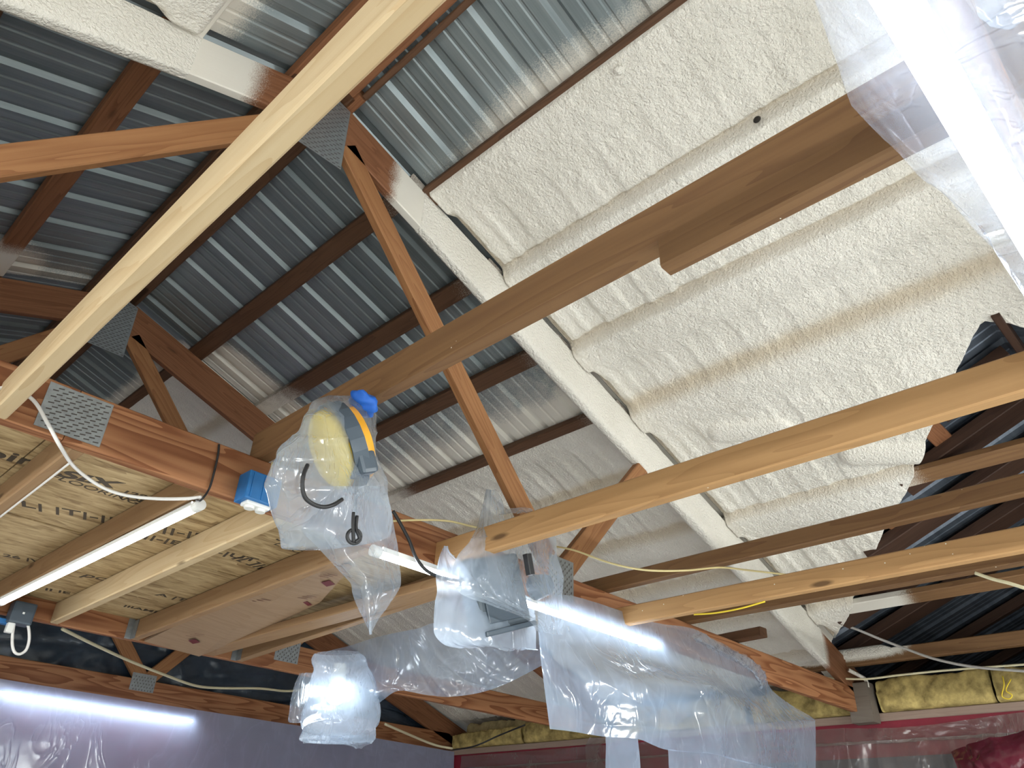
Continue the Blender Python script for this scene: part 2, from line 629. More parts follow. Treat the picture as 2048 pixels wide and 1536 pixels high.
def grid_normals(G):
    du = np.gradient(G, axis=1)
    dv = np.gradient(G, axis=0)
    n = np.cross(du, dv)
    return n / (np.linalg.norm(n, axis=2, keepdims=True) + 1e-9)


def wrinkle(G, amp, freq, seed, stretch=2.5, creases=16):
    nr, nc = G.shape[:2]
    sz = np.linalg.norm(G[-1, nc // 2] - G[0, nc // 2]), np.linalg.norm(G[nr // 2, -1] - G[nr // 2, 0])
    v, u = np.meshgrid(np.linspace(0, sz[0], nr), np.linspace(0, sz[1], nc), indexing='ij')
    w = u + 0.35 * v
    n1 = 1 - 4 * np.abs(vnoise(w * freq, v * freq / stretch, seed))
    n2 = 1 - 4 * np.abs(vnoise((u - 0.5 * v) * freq * 1.7, (v + 0.2 * u) * freq * 1.3 / stretch, seed + 5))
    n3 = fbm(w * freq * 3, v * freq * 2, seed + 9, 3)
    d = amp * (0.6 * n1 + 0.35 * n2 + 0.35 * n3)
    rg = np.random.default_rng(seed * 7 + 1)
    for _ in range(creases):
        cu_, cv_ = rg.uniform(0, sz[1]), rg.uniform(0, sz[0])
        a = rg.normal(1.2, 0.5)
        L = rg.uniform(0.10, 0.45) * max(sz)
        p = (u - cu_) * math.cos(a) + (v - cv_) * math.sin(a)
        q = -(u - cu_) * math.sin(a) + (v - cv_) * math.cos(a) + 0.25 * p * p / max(L, 0.05) * rg.uniform(-1, 1)
        d = d + rg.choice([-1, 1]) * rg.uniform(0.3, 1.0) * amp * 1.1 * np.exp(-np.abs(q) / 0.011) * np.exp(-(p / (0.5 * L)) ** 2)
    return G + grid_normals(G) * d[..., None]


def film(name, ctrl, mat, nr=40, nc=50, amp=0.006, freq=9, seed=1, parent=None, extra=None):
    G = wrinkle(upsample(ctrl, nr, nc), amp, freq, seed)
    V, F = [G.reshape(-1, 3)], grid_faces(nr, nc)
    k = nr * nc
    for c2, r2, q2 in (extra or []):
        H = wrinkle(upsample(c2, r2, q2), amp, freq, seed + 3)
        V.append(H.reshape(-1, 3))
        F += grid_faces(r2, q2, k)
        k += r2 * q2
    return mesh_obj(name, np.vstack(V), F, mat, parent, True)


def text(name, body, size, loc, mat, parent, xdir=(1, 0, 0), ydir=(0, -1, 0), shear=0.0, sx=1.0, align='LEFT', bold=0.0):
    cu = bpy.data.curves.new(name, 'FONT')
    cu.body = body
    cu.size = size
    cu.shear = shear
    cu.align_x = align
    cu.offset = bold
    cu.extrude = 0.0003
    tmp = bpy.data.objects.new(name + '_tmp', cu)
    COL.objects.link(tmp)
    bpy.context.view_layer.update()
    dg = bpy.context.evaluated_depsgraph_get()
    me = bpy.data.meshes.new_from_object(tmp.evaluated_get(dg))
    bpy.data.objects.remove(tmp)
    me.materials.clear()
    me.materials.append(mat)
    o = bpy.data.objects.new(name, me)
    x, y = Vector(xdir).normalized() * sx, Vector(ydir).normalized()
    z = Vector(xdir).normalized().cross(y)
    o.matrix_basis = Matrix(((x[0], y[0], z[0], loc[0]), (x[1], y[1], z[1], loc[1]), (x[2], y[2], z[2], loc[2]), (0, 0, 0, 1)))
    return link(o, parent)


# ---------------------------------------------------------------- lamps
def led_tube(p0, p1, label, mat='led', r=0.014, up=(0, 0, 1), group=None):
    """a bare LED tube light: emitting half tube, aluminium back, two end caps"""
    p0, p1 = Vector(p0), Vector(p1)
    root = empty('led_tube_light', p0, label, 'lamp', group)
    mw = frame(p0, p1 - p0, up)
    L = (p1 - p0).length
    seg = 12
    V, F = [], []
    for x in (0.03, L - 0.03):
        for k in range(seg + 1):
            a = math.pi * (0.90 + 1.20 * k / seg)
            V.append((x, r * math.cos(a), r * math.sin(a)))
    for k in range(seg):
        F.append((k, k + 1, k + seg + 2, k + seg + 1))
    mesh_obj('diffuser', V, F, M[mat], root, True, mw)
    V, F = [], []
    for x in (0.03, L - 0.03):
        for (y, z) in ((-r, 0), (-r * 1.05, r * 0.9), (r * 1.05, r * 0.9), (r, 0)):
            V.append((x, y, z))
    F = [(0, 1, 5, 4), (1, 2, 6, 5), (2, 3, 7, 6)]
    mesh_obj('back_channel', V, F, M['white_pl'], root, False, mw)
    for x in (0.0, L - 0.03):
        bm = bmesh.new()
        bmesh.ops.create_cone(bm, cap_ends=True, segments=16, radius1=r * 1.12, radius2=r * 1.12, depth=0.03)
        bmesh.ops.rotate(bm, matrix=Matrix.Rotation(math.pi / 2, 3, 'Y'), verts=bm.verts)
        bmesh.ops.translate(bm, vec=(x + 0.015, 0, 0), verts=bm.verts)
        bm_obj('end_cap', bm, M['white_pl'], root, False, mw)
    return root


led_tube((-0.09, 0.065, -0.02), (-0.118, 1.66, -0.02), 'bare glowing LED tube under the loft joist, running to the left edge', 'led_loft')
led_tube((0.42, -0.035, -0.028), (1.93, -0.035, -0.028), 'glowing LED tube along the near truss tie beam behind plastic sheets', 'led_wrap', r=0.016)
led_tube((-0.70, -1.882, -0.015), (0.62, -1.882, -0.015), 'very bright LED tube inside the plastic wrap at top right', 'led_top', r=0.022)
led_tube((0.45, 3.655, -0.066), (1.735, 3.655, -0.07), 'LED tube glowing through the plastic on the far gable wall', 'led_dim', r=0.016)
led_tube((-2.5, -1.6, -0.05), (-2.5, -0.3, -0.05), 'LED shop light left of the photographer', 'led_side', r=0.03)  # unseen side tubes, added so the joists' left faces catch light
led_tube((-2.7, 0.3, -0.05), (-2.7, 1.6, -0.05), 'LED shop light left of the loft', 'led_side', r=0.03)
led_tube((1.5, -2.75, -0.05), (2.7, -2.75, -0.05), 'LED shop light over the right of the photographer', 'led_shop', r=0.03)  # unseen tube, added for more bounce up onto the foam
for k, x in enumerate((-2.4, 0.2, 2.4)):  # unseen tubes behind the camera, added because the room needed light
    led_tube((x - 0.6, -3.9, -0.05), (x + 0.6, -3.9, -0.05), ['LED shop light behind the photographer, left', 'LED shop light behind the photographer, middle', 'LED shop light behind the photographer, right'][k], 'led_shop', r=0.03)

# ---------------------------------------------------------------- setting: floor, walls
YB, YF, XW = -6.0, 3.78, 4.12
fl = box('floor', (-XW, YB, ZFLOOR - 0.1), (XW, YF, ZFLOOR), M['floor'])
props(fl, kind='structure')
props(box('wall_left', (-XW - 0.1, YB, ZFLOOR), (-XW, YF, 0.0), M['wall_pale']), kind='structure')
props(box('wall_back', (-XW - .1, YB - 0.1, ZFLOOR), (XW + .1, YB, 1.7), M['wall_pale']), kind='structure')
wr = box('wall_right', (XW, YB, ZFLOOR), (XW + 0.1, YF, -0.045), M['maroon'])
props(wr, 'maroon right wall under the roof eave', kind='structure')
board('top_plate', (XW + 0.06, YB, -0.0225), (XW + 0.06, YF, -0.0225), 0.14, 0.045, M['plate_wood'], wr)
lo = box('lower_panel', (XW - 0.012, YB, ZFLOOR), (XW - 0.001, 0.9, -0.235), M['slate_wall'], wr)
props(lo, 'dark slate panel')
wf = box('wall_far', (-XW, YF, ZFLOOR), (XW + 0.1, YF + 0.1, 0.0), M['maroon'])
props(wf, kind='structure')

# ---------------------------------------------------------------- roof sheets
RIBP = 0.2286
VAL0 = (-1.531, 2.019)   # where the two valleys of the side wing meet (y, x)


def x_valley(y):
    if y > VAL0[0]:
        return VAL0[1] + (y - VAL0[0]) * 1.185
    return VAL0[1] + (VAL0[0] - y) * 0.95


def rib_profile():
    """one 3 ft sheet seen across the ribs: (offset along y, height above the flat)"""
    prof = []
    for k in range(4):
        c = RIBP * k + 0.05
        prof += [(c - 0.030, 0), (c - 0.014, 0.019), (c + 0.014, 0.019), (c + 0.030, 0)]
        if k < 3 or True:
            for q in (0.085, 0.145):
                prof += [(c + q - 0.010, 0), (c + q - 0.004, 0.0035), (c + q + 0.004, 0.0035), (c + q + 0.010, 0)]
    prof = [(0.0, 0.0)] + [p for p in prof if p[0] < 0.914] + [(0.9144, 0.0)]
    return prof


def roof_sheet(y0, sign, xmax_fn, spray, parent, mat, x0=0.0, off=METAL):
    prof = rib_profile()
    ns = 46
    V, S, F = [], [], []
    for (dy, h) in prof:
        y = y0 + dy
        xm = xmax_fn(y)
        for i in range(ns):
            x = x0 + (xm - x0) * i / (ns - 1)
            V.append((sign * x, y, rz(x, off + h)))
            S.append(spray(sign * x, y))
    nr = len(prof)
    F = grid_faces(nr, ns)
    return mesh_obj('roof_sheet', V, F, mat, parent, False, None, {'spray': S})


def spray_roof(x, y):
    """where the foam gun dusted the bare steel"""
    s = 0.0
    if x > 0:
        if y < 0.0:
            edge = 0.40 - 0.02 * math.sin(7 * y)
            s = max(s, float(sstep(edge - 0.16, edge + 0.14, x)) * 0.56)
            s = max(s, 0.35 * float(sstep(-0.10, 0.0, y)) * float(sstep(0.15, 0.35, x)))
            s *= 0.55 + 0.45 * float(sstep(0.0, -0.5, y))
        elif y < 1.95:
            s = max(s, float(sstep(1.46, 1.80, x)) * 0.85)
            s = max(s, float(sstep(1.55, 1.92, y)) * float(sstep(0.40, 0.56, x)) * 0.95)
            s = max(s, 0.45 * float(sstep(0.18, 0.02, y)) * float(sstep(0.6, 1.4, x)))
            s = max(s, 0.30 * float(sstep(0.9, 1.5, x)))
        else:
            s = max(s, float(sstep(0.25, 0.47, x)) * 0.8)
    else:
        if 0 <= y < 1.95:
            s = max(s, float(sstep(1.45, 1.93, y)) * float(sstep(0.25, 0.62, -x)) * 0.8)
            s = max(s, 0.35 * float(sstep(1.5, 1.93, y)))
        if y < 0:
            s = max(s, float(sstep(0.30, 0.58, -x)) * 0.7)
    return s


roof_r = empty('ceiling', (0, 0, RIDGE), 'bare corrugated steel underside of the right roof slope', None)
roof_r['kind'] = 'structure'
roof_l = empty('ceiling', (0, 0, RIDGE), 'bare corrugated steel underside of the left roof slope', None)
roof_l['kind'] = 'structure'
Y0 = -5.972
for k in range(11):
    y0 = Y0 + 0.9144 * k
    roof_sheet(y0, 1, lambda y: min(4.6, x_valley(y) + 0.02) if y < 0.55 else 4.6, spray_roof, roof_r, M['metal'])
    roof_sheet(y0, -1, lambda y: 4.6, spray_roof, roof_l, M['metal'])

# ---------------------------------------------------------------- trusses
def plate(lo, hi, y, parent, poly=None, pitch=(0.0125, 0.025), nm='connector_plate', lab=None, face=-1, horiz=False):
    """toothed steel plate on the face of a truss with rows of punched slots"""
    x0, z0 = lo
    x1, z1 = hi
    poly = poly or [(x0, z0), (x1, z0), (x1, z1), (x0, z1)]
    yt = y + face * 0.0022
    n = len(poly)
    V = [(px, y, pz) for px, pz in poly] + [(px, yt, pz) for px, pz in poly]
    F = [tuple(range(n, 2 * n)) if face < 0 else tuple(reversed(range(n, 2 * n)))]
    F += [(i, (i + 1) % n, n + (i + 1) % n, n + i) for i in range(n)]
    p = mesh_obj(nm, V, F, M['tooth'], parent)
    if lab:
        p['label'] = lab
    V, F = [], []

    def inside(px, pz):
        c = False
        for i in range(n):
            ax, az = poly[i]
            bx, bz = poly[i - 1]
            if (az > pz) != (bz > pz) and px < (bx - ax) * (pz - az) / (bz - az) + ax:
                c = not c
        return c

    z = z0 + 0.008
    row = 0
    while z < z1 - 0.006:
        x = x0 + 0.006 + (pitch[1] / 2 if row % 2 else 0)
        while x < x1 - 0.006:
            if inside(x, z) and inside(x + 0.008, z + 0.004) and inside(x - 0.008, z - 0.004):
                b = len(V)
                y1 = yt + face * 0.0006
                ww, hh = (0.0065, 0.0024) if not horiz else (0.0024, 0.0065)
                V += [(x - ww, y1, z - hh), (x + ww, y1, z - hh * 0.2), (x + ww, y1, z + hh), (x - ww, y1, z + hh * 0.2)]
                V += [(x - ww, yt + 0.0002, z - hh), (x + ww, yt + 0.0002, z - hh * 0.2), (x + ww, yt + 0.0002, z + hh), (x - ww, yt + 0.0002, z + hh * 0.2)]
                F += [(b, b + 1, b + 2, b + 3)] + [(b + i, b + (i + 1) % 4, b + 4 + (i + 1) % 4, b + 4 + i) for i in range(4)]
            x += pitch[1]
        z += pitch[0]
        row += 1
    if V:
        s = mesh_obj('punched_slots', V, F, M['slot'], p)
        s['kind'] = 'stuff'
    return p


def spray_a(x, y, z):
    """overspray along the near truss top chords"""
    if x > 0:
        s = float(sstep(0.20, 0.52, x)) * 1.1 * (1 - float(sstep(3.45, 3.85, x)))
    else:
        s = float(sstep(0.16, 0.58, -x)) * 1.15
    return s


def make_truss(y, label, spray=None, tops=True, mats=('wood_old', 'wood_truss', 'wood_web')):
    yc = y + TH / 2
    root = empty('roof_truss', (0, yc, 0), label, 'truss')
    xh = 4.24
    s = math.sqrt(1 + PITCH_R ** 2)
    # bottom chord with the splice at x = -0.48
    board('bottom_chord', (-xh, yc, CHORD / 2), (-0.485, yc, CHORD / 2), TH, CHORD, M[mats[1]], root)
    board('bottom_chord', (-0.483, yc, CHORD / 2), (xh - 0.02, yc, CHORD / 2), TH, CHORD, M[mats[1]], root, ends=(0, -1.6))
    for sg in (1, -1):
        zc = -TOPV / 2
        a = (0.0, yc, RIDGE + zc)
        b = (sg * 4.45, yc, rz(4.45, zc))
        board('top_chord', a, b, TH, TOPD, M[mats[0]], root, spray=spray, ends=(sg * 0 + PITCH_R, 0))
        # webs
        web0, web1 = (0.085, 1.50), (1.345, 0.115)
        board('web', (sg * web0[0], yc, web0[1]), (sg * web1[0], yc, web1[1]), TH, 0.089, M[mats[2]], root)
        board('web', (sg * 1.335, yc, 0.12), (sg * 1.96, yc, 0.822), TH, 0.089, M[mats[2]], root)
    return root


tA = make_truss(TY[0], 'near roof truss, foam-coated on its right rafter, carrying the loft joists', spray_a)
tB = make_truss(TY[1], 'second roof truss with bare reddish rafters at the far end of the loft',
                lambda x, y, z: (0.75 * float(sstep(0.30, 0.5, abs(z - rz(x)) * 0 + x)) * 0 + 0.0))
tC = make_truss(TY[2], 'third roof truss against the dark far gable, above the glowing wall')
tZ = make_truss(TZ, 'roof truss straight above the photographer, mostly out of view')
PK = [(0.0, 1.36), (0.075, 1.36), (0.065, 1.672), (0, 1.69), (-0.065, 1.672), (-0.115, 1.36)]
for t, y in ((tA, TY[0]), (tB, TY[1])):
    plate((-0.115, 1.36), (0.08, 1.69), y, t, PK)
    plate((-0.555, 0.012), (-0.402, 0.131), y, t, pitch=(0.0085, 0.0225))
    plate((1.27, 0.045), (1.415, 0.205), y, t, horiz=True)
    plate((-1.415, 0.045), (-1.27, 0.205), y, t)
plate((1.245, 0.066), (1.41, 0.176), TY[2], tC, horiz=True, pitch=(0.02, 0.02))


# foam coat on the near truss rafters
def foam_coat(sg, xa, xb, parent, seed):
    n, m = 150, 16
    V, C = [], []
    for i in range(n):
        t = i / (n - 1)
        x = xa + (xb - xa) * t
        thin = float(sstep(0, 0.2, t) * sstep(0, 0.06, 1 - t))
        g = 0.010 * thin + 0.0008
        zt, zb = rz(x, 0.004), rz(x, -TOPV)
        prof = [(-g, zt), (-g, zt - 0.03), (-g, (zt + zb) / 2 + 0.03), (-g, (zt + zb) / 2), (-g, (zt + zb) / 2 - 0.03), (-g, zb + 0.02), (-g * 0.8, zb + 0.004), (-g * 0.3, zb - g * 0.7), (0.008, zb - g), (0.02, zb - g), (TH - 0.006, zb - g), (TH + g * 0.5, zb - g * 0.4), (TH + g, zb + 0.012), (TH + g, zb + 0.06), (TH + g, (zt + zb) / 2 + 0.05), (TH + g, zt)]
        for (py, pz) in prof:
            w = 0.0035 * thin * float(fbm(x * 9, pz * 30 + py * 40, seed, 3))
            V.append((sg * x, py + (w if py > 0.01 else -w), pz + w))
            C.append(0.0)
    o = mesh_obj('foam_coating', V, grid_faces(n, m), M['foam'], parent, True, None, {'crease': C})
    o['label'] = 'cream foam coating'
    return o


foam_coat(1, 0.47, 3.68, tA, 31)
foam_coat(-1, 0.52, 2.6, tA, 47)

# ---------------------------------------------------------------- purlins (2x4 laid flat on the rafters)
PG_R, PG_L = 'purlins of the right roof slope', 'purlins of the left roof slope'


def purlin(xc, y0, y1, label, group, mat='wood_dark', sgn=1, spray=None, w=0.089, lift=0.0):
    s = math.sqrt(1 + PITCH_R ** 2)
    nx = (sgn * PITCH_R / s, 0, 1 / s)
    zc = rz(xc, (0.019 + lift) * s)
    o = board('purlin', (sgn * xc, y0, zc), (sgn * xc, y1, zc), w, 0.038, M[mat], None, up=nx, spray=spray)
    return props(o, label, 'purlin', group)


names_ab = ['first', 'second', 'third', 'fourth', 'fifth', 'sixth', 'seventh']
for i, x in enumerate((0.437, 0.895, 1.350, 1.795)):
    purlin(x, 0.003, 2.02, '%s dark purlin below the ridge on the bare right slope, past the near truss' % names_ab[i], PG_R,
           spray=(lambda X, Y, Z: float(sstep(0.55, 0.0, Y)) * 0.35 + 0.5 * float(sstep(1.2, 1.9, Y)) * float(sstep(0.7, 0.9, X))))
purlin(0.503, -2.6, 0.03, 'dark purlin edging the sprayed foam below the bare steel', PG_R)


def spray_open(X, Y, Z):
    return float(sstep(-1.25, -0.45, Y)) * 1.1


def spray_open2(X, Y, Z):
    return float(sstep(-0.75, -0.25, Y)) * 1.1


purlin(2.715, -2.6, 0.06, 'old purlin crossing the dark wing opening, upper of two, dusted with foam', PG_R, 'wood_beam', spray=spray_open)
purlin(3.545, -2.6, 0.06, 'old purlin crossing the dark wing opening, lower of two, white at its left end', PG_R, 'wood_beam', spray=spray_open2)
purlin(0.437, 1.96, 3.74, 'dark purlin on the right slope behind the second truss', PG_R)
# ridge boards, right side
for (xc, w, y0, y1, lab) in ((0.004, 0.089, -2.6, 0.10, 'inner ridge purlin of the near bay, behind the pale diagonal beam'),
                             (0.072, 0.026, -2.6, -0.09, 'outer narrow ridge purlin beside the inner one, right of the pale diagonal beam'),
                             (0.018, 0.089, -0.05, 1.96, 'ridge purlin between the near and second truss, along the pale diagonal beam'),
                             (0.064, 0.04, -0.08, 0.03, 'short lapped purlin end at the near truss peak'),
                             (0.01, 0.089, 1.76, 3.74, 'ridge purlin behind the second truss')):
    purlin(xc, y0, y1, lab, PG_R, w=w, mat='wood_old' if 'near bay' in lab or 'short' in lab else 'wood_dark')
for (xc, y0, y1, lab) in ((0.165, -2.6, 0.05, 'left ridge purlin of the near bay, at the top of the picture'),
                          (0.165, -0.02, 1.99, 'left ridge purlin in the bare bay, left of the pale diagonal beam'),
                          (0.165, 1.95, 3.74, 'left ridge purlin behind the second truss')):
    purlin(xc, y0, y1, lab, PG_L, sgn=-1, mat='wood_old' if 'near' in lab else 'wood_dark')
for (xc, y0, y1, lab, sp) in ((0.605, 0.02, 1.98, 'brown purlin across the bare left slope, upper left of picture', lambda X, Y, Z: 0.75 * float(sstep(1.45, 1.9, Y))),
                              (0.565, -2.6, 0.06, 'foam-coated purlin at the top left edge of the picture', lambda X, Y, Z: 1.1),
                              (0.605, 1.93, 3.74, 'purlin on the left slope behind the second truss', None),
                              (1.06, 0.0, 1.98, 'second brown purlin down the left slope, cut by the left edge', lambda X, Y, Z: 0.6 * float(sstep(1.4, 1.9, Y))),
                              ):
    purlin(xc, y0, y1, lab, PG_L, sgn=-1, spray=sp, mat='wood_old' if xc == 0.605 else 'wood_dark')


# ---------------------------------------------------------------- sprayed foam
def capsule(x, y, ax, ay, bx, by, r):
    dx, dy = bx - ax, by - ay
    t = np.clip(((x - ax) * dx + (y - ay) * dy) / (dx * dx + dy * dy), 0, 1)
    d = np.hypot(x - ax - t * dx, y - ay - t * dy)
    return np.sqrt(np.clip(1 - (d / r) ** 2, 0, 1))


def foam_patch(name, label, xlo, xhi_fn, ya, yb, nr, nc, rolls, seed, lumps=(), gap=True, ribs=0.0065, close=True, sgn=1, gap_y=None):
    ys = np.linspace(ya, yb, nr)
    t = np.linspace(0, 1, nc)
    X = np.array([[xlo + (xhi_fn(y) - xlo) * tt for tt in t] for y in ys])
    Y = np.repeat(ys[:, None], nc, 1)
    d = 0.031 + 0.010 * fbm(X * 3.1, Y * 3.1, seed, 3) + 0.0035 * fbm(X * 22, Y * 22, seed + 3, 3) + 0.0045 * fbm(X * 48, Y * 48, seed + 4, 2)
    # the ribs of the steel read through the foam, strongest near the truss
    rel = (Y - Y0 - 0.05) % RIBP
    rel = np.minimum(rel, RIBP - rel)
    fade = ribs * (0.35 + 0.65 * sstep(-1.3, -0.1, Y)) * (0.55 + 0.9 * np.abs(fbm(X * 1.3, Y * 1.3, seed + 11, 2)) * 2)
    d = d - fade * sstep(0.055, 0.030, rel) + 0.55 * fade * sstep(0.028, 0.0, np.abs(rel - 0.062))
    crease = np.zeros_like(d)
    for (xc, top, soft) in rolls:
        wob = 0.004 * fbm(Y * 5, Y * 0 + xc * 9, seed + 21, 3)
        u = X - xc - wob
        up = sstep(-0.066 - soft, -0.053, u)
        dn = sstep(0.20, 0.035, u)
        d = d * (1 - up * dn) + (top + 0.004 * fbm(X * 14, Y * 14, seed + 2, 3) + 0.0045 * fbm(X * 48, Y * 48, seed + 4, 2)) * up * dn
        cr = np.exp(-((u + 0.071 + soft * 0.5) / (0.009 + soft * 0.7)) ** 2)
        d -= cr * (0.015 if soft < 0.02 else 0.008)
        crease = np.maximum(crease, cr * (0.75 + 0.2 * (soft > 0.02)))
    for (ax, ay, bx, by, r, hgt) in lumps:
        c = capsule(X, Y, ax, ay, bx, by, r)
        d = np.maximum(d, d * (c <= 0) + (c > 0) * (0.034 + hgt * c))
    if gap:
        gy = ya if gap_y is None else gap_y
        onp = np.zeros_like(d)
        for (xc, top, soft) in rolls:
            onp = np.maximum(onp, sstep(-0.085, -0.035, X - xc) * sstep(0.15, 0.05, X - xc))
        wob = 0.006 * fbm(X * 25, Y * 0, seed + 31, 3)
        cut = sstep(0.040, 0.018, np.abs(Y - gy) + wob) * (1 - onp)
        d = d * (1 - cut) + 0.004 * cut
        rollin = np.exp(-((np.abs(Y - gy) - 0.066) / 0.02) ** 2) * (1 - onp)
        d += 0.008 * rollin
        crease = np.maximum(crease, cut * 0.9)  # gap beside the truss darkened in colour too, as painted shade
    if close:
        # fold the free rims up to the steel so the coat has thickness
        d[:, -1] = 0.0
        d[:, 0] = np.minimum(d[:, 0], 0.040)
        d[0, :] = np.minimum(d[0, :], 0.004)
    Z = RIDGE + METAL - PITCH_R * X - d
    o = mesh_obj(name, np.stack([sgn * X, Y, Z], -1).reshape(-1, 3), grid_faces(nr, nc), M['foam'], None, True, None, {'crease': crease.ravel()})
    return props(o, label, 'insulation', 'sprayed foam coats')


L1, L2 = atr(1440, 868), atr(1560, 862)
L3, L4 = atr(1705, 912), atr(1850, 908)
foam_main = foam_patch('spray_foam', 'large cream spray foam field on the right roof slope above the long beams', 0.478, lambda y: min(x_valley(y), 3.86), -0.012, -2.55, 470, 480,
           [(0.52, 0.055, 0.0), (0.985, 0.074, 0.0), (1.45, 0.070, 0.006), (1.885, 0.060, 0.045), (2.715, 0.062, 0.01), (3.545, 0.062, 0.01)], 3,
           [(L1[0], L1[1], L2[0], L2[1], 0.06, 0.022), (L3[0], L3[1], L4[0], L4[1], 0.06, 0.035), (atr(1523, 548)[0], atr(1523, 548)[1], atr(1527, 549)[0], atr(1527, 549)[1], 0.022, 0.02)])
foam_patch('spray_foam', 'greyer spray foam low on the right slope beyond the near truss', 1.80, lambda y: 4.2, 0.055, 1.93, 240, 300,
           [(1.80, 0.055, 0.0), (2.26, 0.064, 0.03), (2.71, 0.064, 0.03), (3.13, 0.064, 0.03), (3.55, 0.066, 0.01), (3.96, 0.066, 0.01)], 13, gap=False)
foam_patch('spray_foam', 'spray foam behind the second truss, seen above the tie beam at left', 0.44, lambda y: 4.2, 1.99, 3.72, 180, 260,
           [(0.46, 0.052, 0.0), (0.895, 0.06, 0.03), (1.35, 0.06, 0.03), (1.795, 0.06, 0.03), (2.5, 0.06, 0.03), (3.3, 0.06, 0.03)], 23, gap=False)
foam_patch('spray_foam', 'spray foam on the left slope at the top left edge', 0.53, lambda y: 2.6, -0.012, -1.4, 130, 180,
           [(0.57, 0.066, 0.0), (1.03, 0.066, 0.0), (1.5, 0.066, 0.0)], 33, sgn=-1)
# small screw-head blister in the foam
bm = bmesh.new()
bmesh.ops.create_uvsphere(bm, u_segments=16, v_segments=10, radius=0.02)
for v in bm.verts:
    v.co.z *= 0.45
c = atr(1238, 142, -0.012)
bm_obj('blister', bm, M['foam'], foam_main, True, Matrix.Translation(c))
bm = bmesh.new()
bmesh.ops.create_uvsphere(bm, u_segments=12, v_segments=8, radius=0.014)
for v in bm.verts:
    v.co.x *= 0.55
c = atr(1514, 239, -0.016)
bm_obj('dark_pit', bm, M['hole'], foam_main, True, Matrix.Translation(c))  # solid near-black blob; the shade of a pit is its colour

# ---------------------------------------------------------------- side wing seen through the opening
VS = 0.42


def zv(y, off=0.0):
    return 0.348 + off - VS * y if y > VAL0[0] else 0.348 + off - VS * VAL0[0] + VS * (y - VAL0[0])


wing = empty('ceiling', (4.0, -1.53, 1.0), 'dark unsprayed steel roof of the side wing', None)
wing['kind'] = 'structure'
for k in range(6):
    for side in (1, -1):
        prof = rib_profile()
        V = []
        ns = 14
        for (dx, h) in prof:
            x = 1.85 + 0.9144 * k + dx
            for i in range(ns):
                lim = (x - VAL0[1]) / (1.185 if side > 0 else 0.95) + 0.01
                run = min(max(lim, 0.0), 2.1)
                y = VAL0[0] + side * run * i / (ns - 1)
                V.append((x, y, zv(y, 0.10 + h)))
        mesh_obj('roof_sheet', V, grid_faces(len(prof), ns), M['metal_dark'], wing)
for k, (x, lab) in enumerate(((2.40, 'highest dark rafter of the side wing in the opening'), (2.77, 'second dark rafter of the side wing'), (3.20, 'third wide dark rafter of the side wing'), (3.68, 'fourth wide dark rafter of the side wing'), (4.12, 'lowest dark rafter of the side wing above the wall'), (4.9, 'deep rafter far inside the side wing'), (5.7, 'deepest rafter in the side wing'))):
    lim = min((x - VAL0[1]) / 1.185, 2.0)
    y1 = VAL0[0] + lim
    s = math.sqrt(1 + VS * VS)
    for sd in (1,):
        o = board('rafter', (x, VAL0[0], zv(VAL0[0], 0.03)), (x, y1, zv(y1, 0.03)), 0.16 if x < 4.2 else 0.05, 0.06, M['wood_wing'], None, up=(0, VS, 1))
        props(o, lab, 'rafter', 'rafters of the side wing')
for (xa, y, lab) in ((2.46, -1.13, 'short brown blocking across the wing steel, upper'), (3.0, -0.72, 'short brown blocking across the wing steel, middle'), (3.45, -0.38, 'short brown blocking across the wing steel, lower')):
    o = board('blocking', (xa, y, zv(y, 0.075)), (xa + 0.28, y, zv(y, 0.075)), 0.085, 0.038, M['wood_old'], None, up=(0, VS, 1))
    props(o, lab, 'board', 'blocking pieces in the wing')
o = board('ridge_board', (2.0, VAL0[0] - 0.05, zv(VAL0[0], 0.02)), (6.5, VAL0[0] - 0.05, zv(VAL0[0], 0.02)), 0.03, 0.06, M['wood_wing'], None)
props(o, 'brown ridge board at the top of the dark wing opening', 'board')
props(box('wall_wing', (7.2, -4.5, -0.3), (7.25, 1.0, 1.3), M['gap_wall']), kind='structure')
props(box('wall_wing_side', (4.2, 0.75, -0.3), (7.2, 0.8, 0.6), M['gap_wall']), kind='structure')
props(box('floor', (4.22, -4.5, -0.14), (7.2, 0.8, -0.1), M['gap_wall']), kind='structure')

# ---------------------------------------------------------------- beams of the near bay (2x4s between the trusses)
o = board('ceiling_joist', (-0.628, -1.90, 0.045), (-0.628, -0.001, 0.045), 0.036, 0.089, M['wood_new'], None)
beam1 = props(o, 'pale new joist dotted with staples, running from the top down to the left edge', 'joist')
o = board('ceiling_joist', (0.034, -2.7, 0.19), (0.032, 0.06, 0.19), 0.040, 0.098, M['wood_beam'], None)
beam2 = props(o, 'reddish brown joist lying on top of the near tie beam, behind the wrapped reel', 'joist')
o = board('sister_board', (0.024, -2.7, 0.105), (0.018, -1.385, 0.105), 0.036, 0.07, M['wood_beam'], None)
props(o, 'short board doubled under the reddish brown joist at its right end', 'board')
o = board('ceiling_joist', (0.727, -2.7, 0.043), (0.717, -0.001, 0.043), 0.036, 0.086, M['wood_beam_b'], None)
beam3 = props(o, 'long tan joist crossing in front of the foam to the right edge, dusted with specks', 'joist')
o = board('ceiling_joist', (1.70, -2.7, 0.036), (1.664, -0.001, 0.036), 0.036, 0.072, M['wood_beam_b'], None)
beam4 = props(o, 'honey coloured joist above the draped plastic, meeting the tie beam', 'joist')
o = board('lateral_brace', (1.60, -2.7, 0.170), (1.642, 0.62, 0.170), 0.04, 0.06, M['wood_beam'], None)
props(o, 'thin reddish brace on top of the tie beam, between the tan and honey joists', 'brace')
